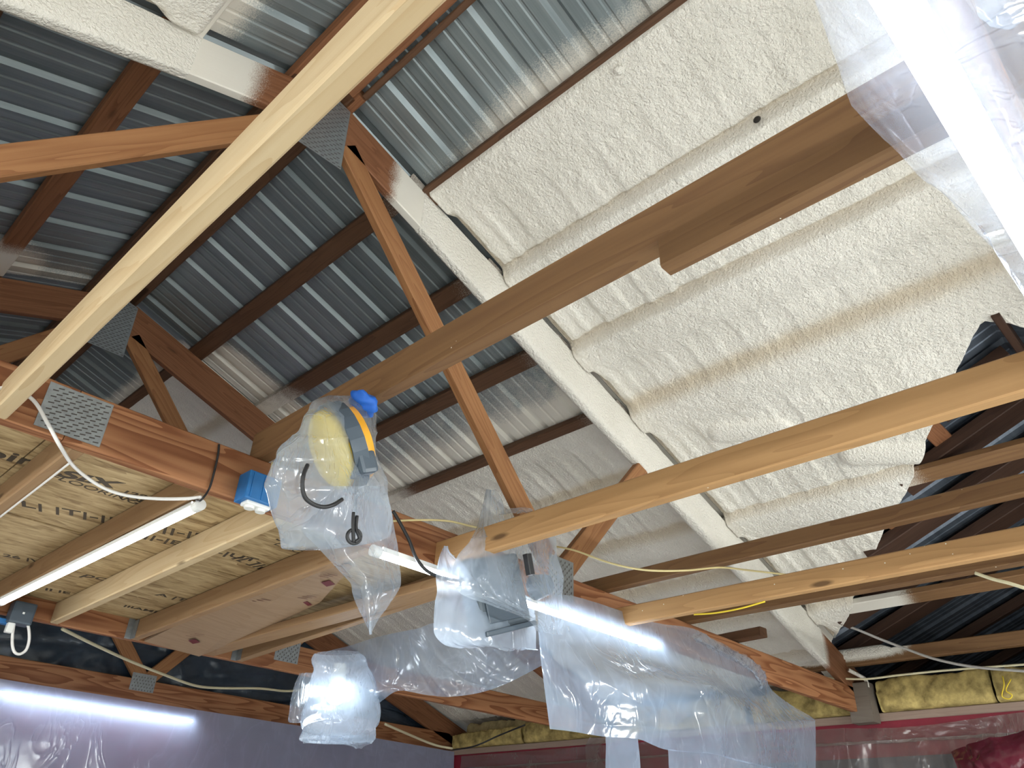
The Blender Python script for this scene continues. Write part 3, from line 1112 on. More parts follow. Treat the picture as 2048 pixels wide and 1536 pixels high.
o = board('lateral_brace', (2.27, -2.7, 0.165), (2.235, 0.45, 0.165), 0.05, 0.05, M['wood_beam'], None)
props(o, 'reddish brace just behind the honey coloured joist', 'brace')
a, b = at(1455, 1303, 0.12), at(1532, 1286, -0.10)
o = board('lateral_brace', (2.72, 0.30, 0.17), (2.68, -0.14, 0.17), 0.06, 0.045, M['wood_dark'], None)
props(o, 'short brown stub resting on the tie beam right of the honey joist', 'brace')
o = board('eave_beam', (3.985, -3.2, 0.285), (3.985, 0.55, 0.285), 0.05, 0.075, M['wood_beam'], None, spray=lambda X, Y, Z: 1.1 * float(sstep(-0.50, -0.15, Y)) * float(sstep(0.45, 0.2, Y)) * float(sstep(0.26, 0.30, Z)))
props(o, 'brown eave beam over the yellow batts, white with foam near the truss heel', 'beam')
# foam crust on the eave beam
n, m = 40, 9
V = []
for i in range(n):
    y = 0.12 - 0.42 * i / (n - 1)
    r = 0.020 + 0.014 * float(fbm(np.array(y * 11.0), np.array(0.3), 77, 3)) + 0.006
    e = float(sstep(0, 0.12, i / (n - 1)) * sstep(0, 0.2, 1 - i / (n - 1)))
    for k in range(m):
        a = math.pi * (0.15 + 1.1 * k / (m - 1))
        V.append((3.962 + r * e * 0.9 * math.cos(a), y, 0.300 + (0.036 * math.sin(a) + 0.01) * (0.4 + 0.6 * e)))
mesh_obj('foam_crust', V, grid_faces(n, m), M['foam'], None, True)
props(bpy.data.objects['foam_crust'], 'lumpy white foam crust on the eave beam', 'insulation')
o = board('heel_post', (4.05, -0.085, 0.05), (4.05, 0.045, 0.05), 0.10, 0.22, M['heel'], None)
props(o, 'grey brown block at the heel of the near truss on the wall plate', 'block')
tube('foam_drip', [(3.93, -0.02, 0.22), (4.0, -0.06, 0.19), (4.02, -0.075, 0.17), (4.02, -0.078, 0.13)], 0.011, M['foam'])
props(bpy.data.objects['foam_drip'], 'white foam drip hanging under the eave beam by the truss heel', 'insulation')

# staples on the new joist
for (px, py) in ((705, 145), (712, 150), (655, 205), (573, 264), (502, 328), (512, 331), (478, 362), (447, 388), (454, 395), (418, 425), (397, 441), (380, 452)):
    c = atz(px, py, -0.001)
    if not (-0.645 < c[0] < -0.61):
        c[0] = -0.626
    a = random.uniform(-0.5, 0.5)
    d = np.array([math.cos(a), math.sin(a), 0]) * 0.006
    st = tube('staple', [c - d + [0, 0, 0.004], c - d + [0, 0, -0.003], c + d + [0, 0, -0.0045], c + d + [0, 0, 0.004]], 0.0013, M['staple'], beam1, smooth_path=False, sides=5)

# ---------------------------------------------------------------- loft: joists and decking between the trusses
JY0, JY1 = TY[0] + TH + 0.001, TY[1] - 0.001
JG = 'loft joists between the trusses'
for (xa, xb, mat, lab) in ((-0.435, -0.425, 'wood_joist', 'shaded loft joist nearest the left edge, with a white wire along it'),
                           (-0.092, -0.106, 'wood_joist', 'loft joist directly above the bare LED tube'),
                           (0.150, 0.175, 'wood_new', 'pale knotty loft joist right of the LED tube'),
                           (0.470, 0.535, 'wood_joist', 'loft joist between the pale knotty one and the red-stamped panel'),
                              (0.925, 1.080, 'wood_joist', 'last loft joist on the right, behind the hanging plastic tip'),
                           (-1.05, -1.05, 'wood_joist', 'loft joist left of the view')):
    o = board('loft_joist', (xa, JY0, 0.0455), (xb, JY1, 0.0455), 0.036, 0.089, M[mat], None)
    props(o, lab, 'joist', JG)
o = board('flat_board', (0.893, JY0, 0.019), (0.893, JY1, 0.019), 0.095, 0.036, M['wood_joist'], None)
props(o, 'flat board along the right side of the red-stamped panel', 'board')
# joist hangers on the second truss
for (x, lab) in ((0.515, 'steel joist hanger on the second truss under the shaded joist'), (1.06, 'steel joist hanger at the last loft joist')):
    y = JY1 - 0.001
    h = empty('joist_hanger', (x, y, 0.045), lab, 'hanger', 'joist hangers')
    box('flange', (x - 0.030, y - 0.0015, 0.0), (x - 0.001, y, 0.092), M['tooth'], h)
    box('side_strap', (x - 0.0035, y - 0.05, 0.0), (x - 0.001, y, 0.085), M['tooth'], h)

deck = empty('loft_deck', (-0.5, 1.0, 0.09), 'OSB loft decking stamped with black lettering, above the joists', 'decking')
for (x0, x1, y0, y1) in ((-2.9, -0.47, JY0, JY1), (-0.466, 0.56, JY0, 0.92), (-0.466, 0.56, 0.924, JY1), (0.564, 1.14, JY0, JY1)):
    box('osb_panel', (x0, y0 + 0.004, 0.091), (x1, y1 - 0.004, 0.106), M['osb'], deck)
ZT = 0.0905


def stamp(body, px, py, size, shear=0.0, sx=1.0, mat='ink', bold=0.0, dirpx=None, z=ZT):
    p = atz(px, py, z)
    xd = (1, 0, 0)
    if dirpx:
        q = atz(dirpx[0], dirpx[1], z)
        xd = tuple(q - p)
    xd = Vector(xd).normalized()
    yd = Vector((xd[1], -xd[0], 0))
    return text('stamped_lettering', body, size, p, M[mat], deck, xd, yd, shear, sx, 'LEFT', bold)


stamp('point', -92, 894, 0.105, 0.15, 1.1, bold=0.002, dirpx=(54, 931))
stamp('SIX', 112, 951, 0.085, 0.35, 1.25, bold=0.003, dirpx=(180, 966))
stamp('FLOORING', 95, 953, 0.048, 0.1, 1.12, dirpx=(190, 983))
stamp('128', 240, 985, 0.04, 0.2, 1.2, bold=0.001, dirpx=(283, 995))
stamp('TOP', 232, 995, 0.036, 0.2, 1.2, bold=0.001, dirpx=(268, 1002))
for (px, py, qx, qy, body, sz) in ((40, 1012, 200, 1041, 'L| |T|-||EW||-|M||', 0.078), (285, 1075, 385, 1097, '||-|EW||-|UT', 0.066),
                                   (88, 1180, 176, 1195, 'II IE |I:-:M', 0.055), (5, 1112, 60, 1122, '26 |WET', 0.05),
                                   (310, 1190, 372, 1203, 'A |THESET', 0.06), (245, 1213, 292, 1222, 'IIIAMI', 0.05), (466, 1115, 512, 1133, '|[ ]||M', 0.07)):
    stamp(body, px, py, sz, 0.0, 1.2, bold=0.001, dirpx=(qx, qy))
stamp('point', 160, 1152, 0.085, 0.3, 1.1, bold=0.001, dirpx=(233, 1166))
stamp('LOORING', 545, 1088, 0.05, 0.1, 1.1, dirpx=(598, 1107))
stamp('SIX', 549, 1078, 0.06, 0.3, 1.1, bold=0.001, dirpx=(585, 1092))
stamp('AP', 515, 1138, 0.05, 0.0, 1.1, bold=0.001, dirpx=(535, 1140))

# red-stamped panel slung between two joists
pp = empty('stamped_panel', (0.7, 1.0, 0.03), 'thin plywood panel with red square stamps under the loft deck', 'panel')
ctl = [atz(705, 1133, 0.070), atz(640, 1205, 0.058), atz(540, 1255, 0.035), at(398, 1313, 1.915), at(288, 1283, 1.915), atz(420, 1218, 0.04), atz(560, 1165, 0.06), atz(640, 1135, 0.072)]
V = [tuple(p) for p in ctl] + [(p[0], p[1], p[2] + 0.011) for p in ctl]
n = len(ctl)
F = [tuple(range(n)), tuple(reversed(range(n, 2 * n)))] + [(i, n + i, n + (i + 1) % n, (i + 1) % n) for i in range(n)]
mesh_obj('plywood_sheet', V, F, M['ply'], pp)
for (px, py, w, h) in ((388, 1283, 24, 10), (494, 1250, 24, 12), (522, 1216, 26, 12), (612, 1208, 24, 11), (656, 1167, 28, 13)):
    z = 0.0
    best = min(range(n), key=lambda i: 0)
    # sit on the sheet: interpolate height by distance along y
    yy = np.array([p[1] for p in ctl])
    zz = np.array([p[2] for p in ctl])
    q = atz(px, py, 0.05)
    for _ in range(4):
        od = np.argsort(yy)
        z = float(np.interp(q[1], yy[od], zz[od])) - 0.0035
        q = atz(px, py, z)
    c0, c1, c2, c3 = atz(px - w / 2, py - 2, z), atz(px + w * 0.1, py - h / 2, z), atz(px + w / 2, py + 2, z), atz(px - w * 0.1, py + h / 2, z)
    mesh_obj('red_stamp', [c0, c1, c2, c3], [(0, 1, 2, 3)], M['ink_red'], pp)
    for k in range(3):
        a0 = atz(px - w * 0.5 - 4 + 9 * k, py - h * 1.2 - 2 * k, z)
        a1 = atz(px - w * 0.5 + 16 + 9 * k, py - h * 1.0 + 1 - 2 * k, z)
        d = np.array([0.0, 0.006, 0])
        mesh_obj('stamped_line', [a0, a1, a1 + d, a0 + d], [(0, 1, 2, 3)], M['ink_brown'], pp)

# ---------------------------------------------------------------- electrical boxes
bx = empty('outlet_box', (0.025, 0, 0.03), 'blue plastic outlet box on the face of the near tie beam', 'outlet')
mwb = frame((-0.032, -0.001, -0.012), (1, 0, 0.0), (0, 0, 1))
box('box_body', (0.0, -0.062, 0.0), (0.10, 0.0, 0.082), M['blue'], bx, 0.004, mw=mwb)
for k in range(3):
    box('box_rib', (0.012 + 0.034 * k, -0.0645, 0.006), (0.016 + 0.034 * k, -0.061, 0.076), M['blue'], bx, mw=mwb)
box('receptacle', (0.014, -0.052, -0.010), (0.086, -0.014, 0.001), M['white_pl'], bx, 0.004, mw=mwb)
for k in range(2):
    bm = bmesh.new()
    bmesh.ops.create_cone(bm, cap_ends=True, segments=20, radius1=0.0135, radius2=0.015, depth=0.008)
    bmesh.ops.translate(bm, vec=(0.033 + 0.034 * k, -0.033, -0.013), verts=bm.verts)
    bm_obj('socket_face', bm, M['white_pl'], bx, False, mwb)

p = at(38, 1230, 1.92)
bx = empty('outlet_box', p, 'dark outlet adapter on the far tie beam with a white cord loop', 'outlet')
mwb = frame(p, (1, 0, 0.0), (0, 0, 1))
box('adapter', (-0.045, -0.06, -0.045), (0.045, 0.01, 0.045), M['slate'], bx, 0.008, mw=mwb)
box('face_button', (-0.004, -0.063, -0.006), (0.004, -0.059, 0.002), M['white_pl'], bx, mw=mwb)
box('blue_box', (-0.12, -0.02, -0.05), (-0.02, 0.012, -0.028), M['blue'], bx, 0.003, mw=mwb)
box('plug', (-0.04, -0.05, -0.085), (-0.012, -0.02, -0.045), M['white_pl'], bx, 0.004, mw=mwb)
o = tube('cord_loop', [at(x, y, 1.88) for x, y in ((28, 1248), (25, 1270), (25, 1292), (30, 1305), (40, 1308), (52, 1300), (58, 1282), (58, 1262), (54, 1240))], 0.006, M['cable_white'])
props(o, 'white cord hanging in a loop under the dark outlet adapter', 'cord')

# ---------------------------------------------------------------- cables
def cable(name, pts, r, mat, label, cat='cable', n=None):
    o = tube(name, pts, r, M[mat], n=n or 10 * len(pts))
    return props(o, label, cat)


cable('cable', [at(-30, 783, -0.01), at(20, 776, -0.012), at(66, 800, -0.02), at(97, 850, -0.03), at(122, 895, -0.02), atz(150, 935, 0.0), atz(200, 972, -0.005), atz(250, 990, -0.008), atz(310, 997, -0.012), atz(370, 997, -0.012), atz(402, 994, -0.014)], 0.0045, 'cable_white', 'white lamp cord drooping from the tie beam splice to the LED tube end')
cable('cord', [at(438, 889, -0.004), at(436, 910, -0.006), at(428, 945, -0.006), at(418, 978, -0.008), at(402, 1000, -0.01), atz(392, 1000, -0.01)], 0.003, 'black_rub', 'thin black tie hanging over the tie beam to hold the LED tube', 'cord')
cable('cable', [atz(0, 1034, -0.004), atz(70, 980, -0.004), atz(138, 927, -0.004)], 0.0028, 'cable_white', 'thin white wire along the lower edge of the leftmost loft joist')
cable('cable', [at(786, 1042, -0.03), at(840, 1040, -0.03), at(895, 1042, -0.06), at(940, 1052, -0.09), at(975, 1060, -0.09)], 0.0035, 'cable_yellow', 'yellow cable from the hanging reel bag to the second wrapped bundle')
cable('cable', [at(1105, 1092, -0.06), at(1150, 1101, -0.18), at(1220, 1126, -0.32), at(1290, 1140, -0.42), at(1370, 1141, -0.5), at(1440, 1135, -0.55), at(1500, 1141, -0.60), at(1580, 1150, -0.66)], 0.0035, 'cable_yellow', 'yellow cable sagging across the foam above the honey joist')
cable('cable', [atx(1388, 1229, 1.62), atx(1430, 1226, 1.62), atx(1480, 1217, 1.62), atx(1530, 1203, 1.64)], 0.003, 'twine', 'bright yellow wire tucked under the honey coloured joist')
cable('cable', [atx(1950, 1146, 2.1), atx(1985, 1158, 2.1), atx(2020, 1167, 2.1), atx(2060, 1180, 2.1)], 0.006, 'cable_cream', 'cream cable below the honey joist at the right edge')
cable('cable', [atx(1655, 1356, 3.92), atx(1730, 1358, 3.92), atx(1800, 1350, 3.92), atx(1900, 1340, 3.92), atx(2060, 1328, 3.92)], 0.006, 'cable_cream', 'cream cable running above the yellow batts')
cable('cable', [atx(1640, 1238, 3.75), atx(1700, 1254, 3.75), atx(1760, 1278, 3.78), atx(1810, 1297, 3.8), atx(1870, 1318, 3.8), atx(1950, 1334, 3.8), atx(2060, 1343, 3.8)], 0.0075, 'cable_grey', 'grey cable from the foam across the dark wing opening')
cable('cable', [at(125, 1258, 2.2), at(190, 1290, 2.5), at(260, 1322, 2.8), at(330, 1350, 3.0), at(390, 1371, 3.2), at(440, 1376, 3.3), at(520, 1377, 3.4), at(580, 1382, 3.5), at(640, 1372, 3.5)], 0.008, 'cable_cream', 'cream cable swagged in front of the dark gable sheeting')
cable('cord', [at(786, 1022, -0.06), at(800, 1046, -0.06), at(818, 1080, -0.06), at(832, 1115, -0.07), at(852, 1140, -0.08), at(880, 1154, -0.1), at(920, 1161, -0.12), at(955, 1160, -0.13), at(985, 1150, -0.12)], 0.0055, 'black_rub', 'black cord looping from the reel bag to the wrapped grey unit', 'cord')
cable('cable', [at(545, 925, -0.03), at(541, 945, -0.03), at(538, 960, -0.03), at(541, 972, -0.03)], 0.003, 'cable_yellow', 'short yellow wire rising from the blue outlet box')
cable('cable', [at(905, 1500, 3.3), at(950, 1492, 3.0), at(1000, 1470, 2.8), at(1050, 1450, 2.5)], 0.006, 'black_rub', 'dark cable across the far yellow batts')
cable('cable', [at(770, 1448, 3.4), at(820, 1470, 3.5), at(870, 1490, 3.6), at(905, 1497, 3.6)], 0.01, 'cable_cream', 'pale strap slanting down to the far corner of the wall')

# ---------------------------------------------------------------- retractable reel in its bag
rc = Vector(at(683, 893, -0.550))
reel = empty('cord_reel', rc, 'yellow and orange cord reel hanging in a clear bag', 'reel')
ax = Vector((-0.74, 0.30, -0.50)).normalized()
mr = frame(rc, ax, (0.25, -0.1, 1)) @ Matrix.Scale(0.80, 4)


def lathe(prof, seg=40):
    V, F = [], []
    for (x, r) in prof:
        for k in range(seg):
            a = 2 * math.pi * k / seg
            V.append((x, r * math.cos(a), r * math.sin(a)))
    F = [tuple(reversed(f)) for f in grid_faces(len(prof), seg, 0, True)]
    F.append(tuple(range(seg)))
    F.append(tuple(reversed(range((len(prof) - 1) * seg, len(prof) * seg))))
    return V, F


V, F = lathe([(-0.062, 0.02), (-0.060, 0.085), (-0.048, 0.112), (-0.02, 0.120), (0.0, 0.121), (0.02, 0.120)])
mesh_obj('drum_shell', V, F, M['orange'], reel, True, mr)
V, F = lathe([(0.0205, 0.119), (0.045, 0.113), (0.06, 0.09), (0.063, 0.04), (0.063, 0.012)])
mesh_obj('drum_cover', V, F, M['yellow'], reel, True, mr)
# grey strap handle round the rim
V, F = [], []
for i in range(25):
    a = math.radians(360 * i / 24)
    for (x, r) in ((-0.022, 0.1225), (-0.022, 0.130), (0.022, 0.130), (0.022, 0.1225)):
        V.append((x, -r * math.cos(a), r * math.sin(a)))
for i in range(24):
    for k in range(4):
        a, b = i * 4 + k, i * 4 + (k + 1) % 4
        F.append((a, b, b + 4, a + 4))
F += [(3, 2, 1, 0), (96, 97, 98, 99)]
mesh_obj('strap', V, F, M['slate'], reel, False, mr)
box('cord_outlet', (-0.03, -0.05, -0.035), (0.03, 0.045, 0.035), M['slate'], reel, 0.012, mw=frame(at(716, 930, -0.600), (1, 0, 0.5), (0.2, 0, 1)) @ Matrix.Scale(0.8, 4))
box('wall_bracket', (-0.02, -0.02, -0.02), (0.02, 0.03, 0.035), M['slate'], reel, 0.004, mw=frame(at(725, 838, -0.520), (1, 0, 0), (0, 0, 1)))
bm = bmesh.new()
bmesh.ops.create_uvsphere(bm, u_segments=20, v_segments=12, radius=0.036)
for v in bm.verts:
    v.co.z *= 0.42
    v.co += Vector((0, 0, 0.012)) * math.sin(v.co.x * 140) * 0.25 + v.normal * 0.004 * math.sin(v.co.x * 210 + v.co.y * 170)
o = bm_obj('blue_tape', bm, M['blue_bright'], None, True, frame(at(727, 806, -0.60), (1, 0.1, -0.55), (0.3, 0, 1)))
props(o, 'bright blue tape knot at the top of the reel bag', 'tape')
# cords of the reel
cable('cord', [at(615, 930, -0.660), at(607, 950, -0.670), at(605, 975, -0.670), at(611, 996, -0.670), at(628, 1009, -0.670), at(648, 1014, -0.670), at(668, 1009, -0.670), at(684, 999, -0.660)], 0.0043, 'black_rub', 'black cord bowing out through the side of the reel bag', 'cord')
cable('cord', [at(716, 945, -0.600), at(712, 985, -0.605), at(710, 1020, -0.610), at(708, 1060, -0.615), at(707, 1085, -0.615)], 0.004, 'black_rub', 'black reel cord hanging straight down to a knot', 'cord')
kn = empty('knotted_cord', at(708, 1073, -0.685), 'black cord end tied in a round knot below the reel', 'cord')
tube('knot_ring', [at(708 + 13.5 * math.cos(t), 1073 + 14 * math.sin(t), -0.690) for t in np.linspace(0, 2 * math.pi, 14)], 0.0036, M['black_rub'], kn, n=50)
tube('knot_strand', [at(707, 1025, -0.690), at(706, 1050, -0.692), at(707, 1084, -0.695)], 0.0036, M['black_rub'], kn)
tube('knot_strand', [at(714, 1032, -0.690), at(712, 1055, -0.692), at(717, 1070, -0.697), at(718, 1078, -0.695), at(710, 1084, -0.693)], 0.0036, M['black_rub'], kn)


def bag_rows(rows, nseg, yfront, bulge):
    """closed bag: rows of (py, left px, right px); the ring keeps the seen outline and bulges in depth"""
    R = []
    for (py, l, r, dep) in rows:
        a, b = at(l, py, yfront), at(r, py, yfront)
        c, h = (a + b) / 2, (b - a) / 2
        ring = []
        for k in range(nseg):
            t = 2 * math.pi * k / nseg
            ring.append(c + h * math.cos(t) + AF * dep * math.sin(t))
        R.append(ring)
    return R


def bag(name, rows, yfront, mat, label, nseg=14, nr=110, nc=110, amp=0.005, freq=10, seed=4, flaps=()):
    ctrl = np.array(bag_rows(rows, nseg, yfront, 0))
    ctrl = np.concatenate([ctrl, ctrl[:, :1]], axis=1)
    G = wrinkle(upsample(ctrl, nr, nc), amp, freq, seed)
    G[:, -1] = G[:, 0]
    V, F = [G.reshape(-1, 3)], grid_faces(nr, nc)
    k = nr * nc
    for (fr, yf, rr, cc) in flaps:
        c2 = []
        for (py, l, r) in fr:
            c2.append([at(l + (r - l) * t, py, yf + 0.03 * (2 * t - 1) ** 2 - 0.02 * math.sin(5 * t)) for t in np.linspace(0, 1, 6)])
        H = wrinkle(upsample(c2, rr, cc), amp * 0.7, freq, seed + 2)
        V.append(H.reshape(-1, 3))
        F += grid_faces(rr, cc, k)
        k += rr * cc
    o = mesh_obj(name, np.vstack(V), F, M[mat], None, True)
    return props(o, label, 'plastic sheet')


bag('plastic_bag', [(797, 668, 742, 0.016), (806, 632, 748, 0.047), (830, 614, 751, 0.109), (862, 598, 753, 0.140), (884, 564, 755, 0.148), (912, 552, 756, 0.148), (955, 545, 764, 0.125), (1000, 543, 776, 0.109), (1045, 551, 786, 0.086), (1078, 560, 770, 0.047), (1096, 566, 655, 0.016)],
    -0.57, 'film_bag', 'clear crinkled bag around the reel, with a long pointed flap below',
    flaps=[([(972, 642, 768), (1000, 630, 778), (1030, 618, 785), (1060, 604, 790), (1090, 631, 796), (1120, 659, 800), (1150, 687, 804), (1168, 702, 804), (1185, 706, 797), (1210, 715, 780), (1235, 727, 760), (1258, 737, 748), (1269, 741, 743)], -0.645, 70, 40)])

# ---------------------------------------------------------------- grey unit wrapped in film on the tie beam
g0 = Vector(at(985, 1170, -0.12))
unit = empty('utility_unit', g0, 'grey boxy unit wrapped in plastic on the near tie beam', 'fixture')
mu = frame(g0, Vector(at(1045, 1222, -0.07)) - Vector(at(937, 1246, -0.07)), Vector(at(915, 1118, -0.07)) - Vector(at(937, 1246, -0.07)))
box('case', (-0.125, -0.045, -0.14), (0.105, 0.03, 0.09), M['grey_case'], unit, 0.012, mw=mu)
box('front_panel', (-0.10, -0.051, -0.12), (0.085, -0.044, 0.0), M['slate'], unit, 0.004, mw=mu)
box('lower_lip', (-0.13, -0.06, -0.155), (0.11, 0.0, -0.138), M['slate'], unit, 0.004, mw=mu)
bm = bmesh.new()
bmesh.ops.create_cone(bm, cap_ends=True, segments=24, radius1=0.045, radius2=0.035, depth=0.06)
bmesh.ops.rotate(bm, matrix=Matrix.Rotation(math.pi / 2, 3, 'X'), verts=bm.verts)
bm_obj('round_head', bm, M['slate'], unit, False, Matrix.Translation(at(1082, 1172, -0.13)))
box('black_clip', (-0.012, -0.02, -0.034), (0.012, 0.0, 0.034), M['black_pl'], unit, 0.003, mw=frame(at(1053, 1130, -0.27), (1, 0, 0.3), (0.25, 0, 1)))


def sheet_rows(rows, yf, cols=6, bow=0.04, sag=0.0):
    c2 = []
    for (py, l, r, *q) in rows:
        dy = q[0] if q else 0.0
        pyr = q[1] if len(q) > 1 else py
        c2.append([at(l + (r - l) * t, py + (pyr - py) * t, yf + dy - bow * math.sin(math.pi * t)) for t in np.linspace(0, 1, cols)])
    return c2


cA = sheet_rows([(979, 973, 991, 0.05), (1008, 965, 1001, 0.04), (1042, 956, 1011, 0.03), (1072, 943, 1040, 0.0, 1066), (1085, 938, 1106, 0.0, 1062), (1112, 915, 1114, 0.0), (1150, 905, 1127, -0.02), (1190, 925, 1128, -0.03), (1216, 985, 1128, -0.03, 1220), (1242, 1052, 1128, -0.02), (1266, 1072, 1128, 0.0, 1270)], -0.215)
o = film('plastic_sheet', cA, M['film_clear'], 70, 60, 0.009, 12, 21)
props(o, 'crinkled clear film with a pointed peak over the grey unit', 'plastic sheet')
cB = sheet_rows([(1092, 889, 896, 0.02), (1112, 880, 912, 0.0), (1150, 872, 985, -0.01), (1182, 874, 1040, -0.01), (1204, 870, 1066, -0.02), (1245, 867, 1073, -0.03), (1270, 870, 1074, -0.03, 1298), (1288, 888, 1075, -0.02, 1301), (1297, 920, 1075, 0.0, 1302)], -0.10)
o = film('plastic_sheet', cB, M['film_milk'], 60, 60, 0.006, 10, 25)
props(o, 'bluish film pouch hanging under the grey unit, its left side lit white', 'plastic sheet')
o = film('plastic_sheet', sheet_rows([(1018, 1010, 1048, 0.0, 1014), (1026, 1000, 1066, 0.0, 1018), (1030, 996, 1062, -0.01, 1024)], -0.02, bow=0.0), M['film_bag'], 12, 24, 0.003, 12, 5)
props(o, 'small fold of film peeping over the tan joist', 'plastic sheet')

# ---------------------------------------------------------------- the big draped sheet at lower right
def at_rows(rows, deps):
    return [[at(x, y, d if np.isscalar(d) else d[j]) for j, (x, y) in enumerate(r)] for r, d in zip(rows, deps)]


rows = [
    [(1076, 1205), (1130, 1190), (1222, 1215), (1300, 1243), (1390, 1258), (1440, 1288), (1500, 1318), (1530, 1345), (1548, 1384), (1630, 1439)],
    [(1077, 1240), (1130, 1256), (1200, 1282), (1290, 1316), (1360, 1334), (1415, 1343), (1460, 1364), (1510, 1394), (1556, 1416), (1631, 1441)],
    [(1079, 1290), (1130, 1310), (1190, 1345), (1290, 1358), (1370, 1367), (1420, 1372), (1450, 1391), (1500, 1421), (1558, 1452), (1631, 1447)],
    [(1088, 1370), (1140, 1390), (1200, 1410), (1290, 1420), (1370, 1425), (1424, 1430), (1460, 1440), (1510, 1460), (1560, 1490), (1632, 1490)],
    [(1100, 1458), (1150, 1464), (1205, 1473), (1275, 1478), (1335, 1500), (1427, 1508), (1465, 1520), (1515, 1530), (1560, 1540), (1632, 1545)]]
deps = [[-0.06, -0.06, -0.06, -0.06, -0.055, -0.05, -0.05, -0.05, -0.07, -0.12], -0.12, -0.24, -0.25, -0.25]
deps[1] = [-0.12] * 9 + [-0.14]
deps[2] = [-0.13, -0.16, -0.2, -0.24, -0.26, -0.28, -0.27, -0.24, -0.2, -0.15]
deps[3] = [-0.13, -0.19, -0.2, -0.25, -0.25, -0.28, -0.25, -0.25, -0.19, -0.15]
deps[4] = [-0.13, -0.18, -0.2, -0.24, -0.24, -0.27, -0.25, -0.26, -0.19, -0.15]
leg = at_rows([[(1212, 1470), (1243, 1474), (1275, 1477)], [(1211, 1520), (1246, 1520), (1280, 1520)], [(1210, 1600), (1247, 1600), (1285, 1600)]], [-0.21, -0.21, -0.21])
rest = at_rows([[(1336, 1498), (1380, 1504), (1427, 1507), (1500, 1525), (1560, 1538), (1632, 1543)], [(1338, 1540), (1385, 1545), (1430, 1550), (1500, 1560), (1560, 1570), (1632, 1575)], [(1345, 1640), (1390, 1640), (1432, 1640), (1500, 1640), (1560, 1640), (1632, 1640)]], [-0.25, -0.25, -0.24])
o = film('plastic_sheet', at_rows(rows, deps), M['film'], 150, 230, 0.0034, 6, 41, extra=[(leg, 20, 12), (rest, 20, 40)])
props(o, 'big clear sheet draped from the near tie beam over the LED tube at lower right', 'plastic sheet')
# gathered clear hem along the tie beam
o = film('plastic_sheet', at_rows([[(1395, 1262), (1430, 1278), (1470, 1298), (1500, 1316), (1528, 1338), (1532, 1362)], [(1385, 1272), (1425, 1292), (1465, 1312), (1495, 1332), (1516, 1352), (1524, 1376)], [(1390, 1284), (1430, 1306), (1470, 1326), (1500, 1345), (1518, 1368), (1522, 1382)]], [-0.05, -0.09, -0.07]), M['film_bag'], 24, 70, 0.008, 22, 8)
props(o, 'gathered ruffle of film along the lower tie beam', 'plastic sheet')

# ---------------------------------------------------------------- sagging sheets under the loft
rows = [[(632, 1310), (700, 1290), (760, 1272), (830, 1258), (872, 1248), (960, 1246), (1085, 1250)],
        [(650, 1350), (720, 1340), (790, 1330), (850, 1328), (930, 1328), (1000, 1318), (1085, 1295)],
        [(690, 1392), (735, 1392), (795, 1364), (862, 1370), (933, 1368), (1000, 1350), (1085, 1318)],
        [(715, 1424), (755, 1408), (798, 1382), (868, 1393), (935, 1390), (1002, 1372), (1087, 1330)]]
o = film('plastic_sheet', at_rows(rows, [[1.45, 1.3, 1.1, 0.85, 0.7, 0.65, 0.6], [1.35, 1.2, 1.0, 0.85, 0.7, 0.65, 0.6], [1.3, 1.15, 1.0, 0.85, 0.7, 0.65, 0.6], [1.3, 1.15, 1.0, 0.85, 0.7, 0.65, 0.6]]), M['film'], 90, 170, 0.010, 6, 51)
props(o, 'wide sheet sagging under the loft between the lit bag and the draped sheet', 'plastic sheet')
bag('plastic_bag', [(1308, 632, 716, 0.03), (1345, 624, 744, 0.10), (1395, 614, 757, 0.13), (1438, 606, 757, 0.12), (1466, 601, 753, 0.07), (1480, 602, 748, 0.03), (1488, 606, 742, 0.008)],
    1.12, 'film_clear', 'glowing plastic bag around a lamp under the loft, ragged along its bottom', amp=0.009, freq=8, seed=61,
    flaps=[([(1346, 598, 628), (1370, 588, 622), (1400, 580, 616), (1425, 576, 612), (1440, 574, 609), (1446, 577, 606)], 1.05, 24, 20),
           ([(1470, 601, 752), (1480, 602, 749), (1487, 655, 742), (1492, 690, 730), (1497, 706, 722)], 1.08, 20, 40)])
lr = empty('work_lamp', at(672, 1388, 1.12), 'bright lamp shining inside the lower plastic bag', 'lamp')
bm = bmesh.new()
bmesh.ops.create_uvsphere(bm, u_segments=20, v_segments=12, radius=0.045)
bm_obj('lamp_globe', bm, M['lamp'], lr, True, Matrix.Translation(at(672, 1388, 1.12)))
bm = bmesh.new()
bmesh.ops.create_cone(bm, cap_ends=True, segments=20, radius1=0.035, radius2=0.028, depth=0.09)
bm_obj('lamp_socket', bm, M['white_pl'], lr, False, Matrix.Translation(Vector(at(672, 1388, 1.12)) + Vector((0, 0, 0.08))))

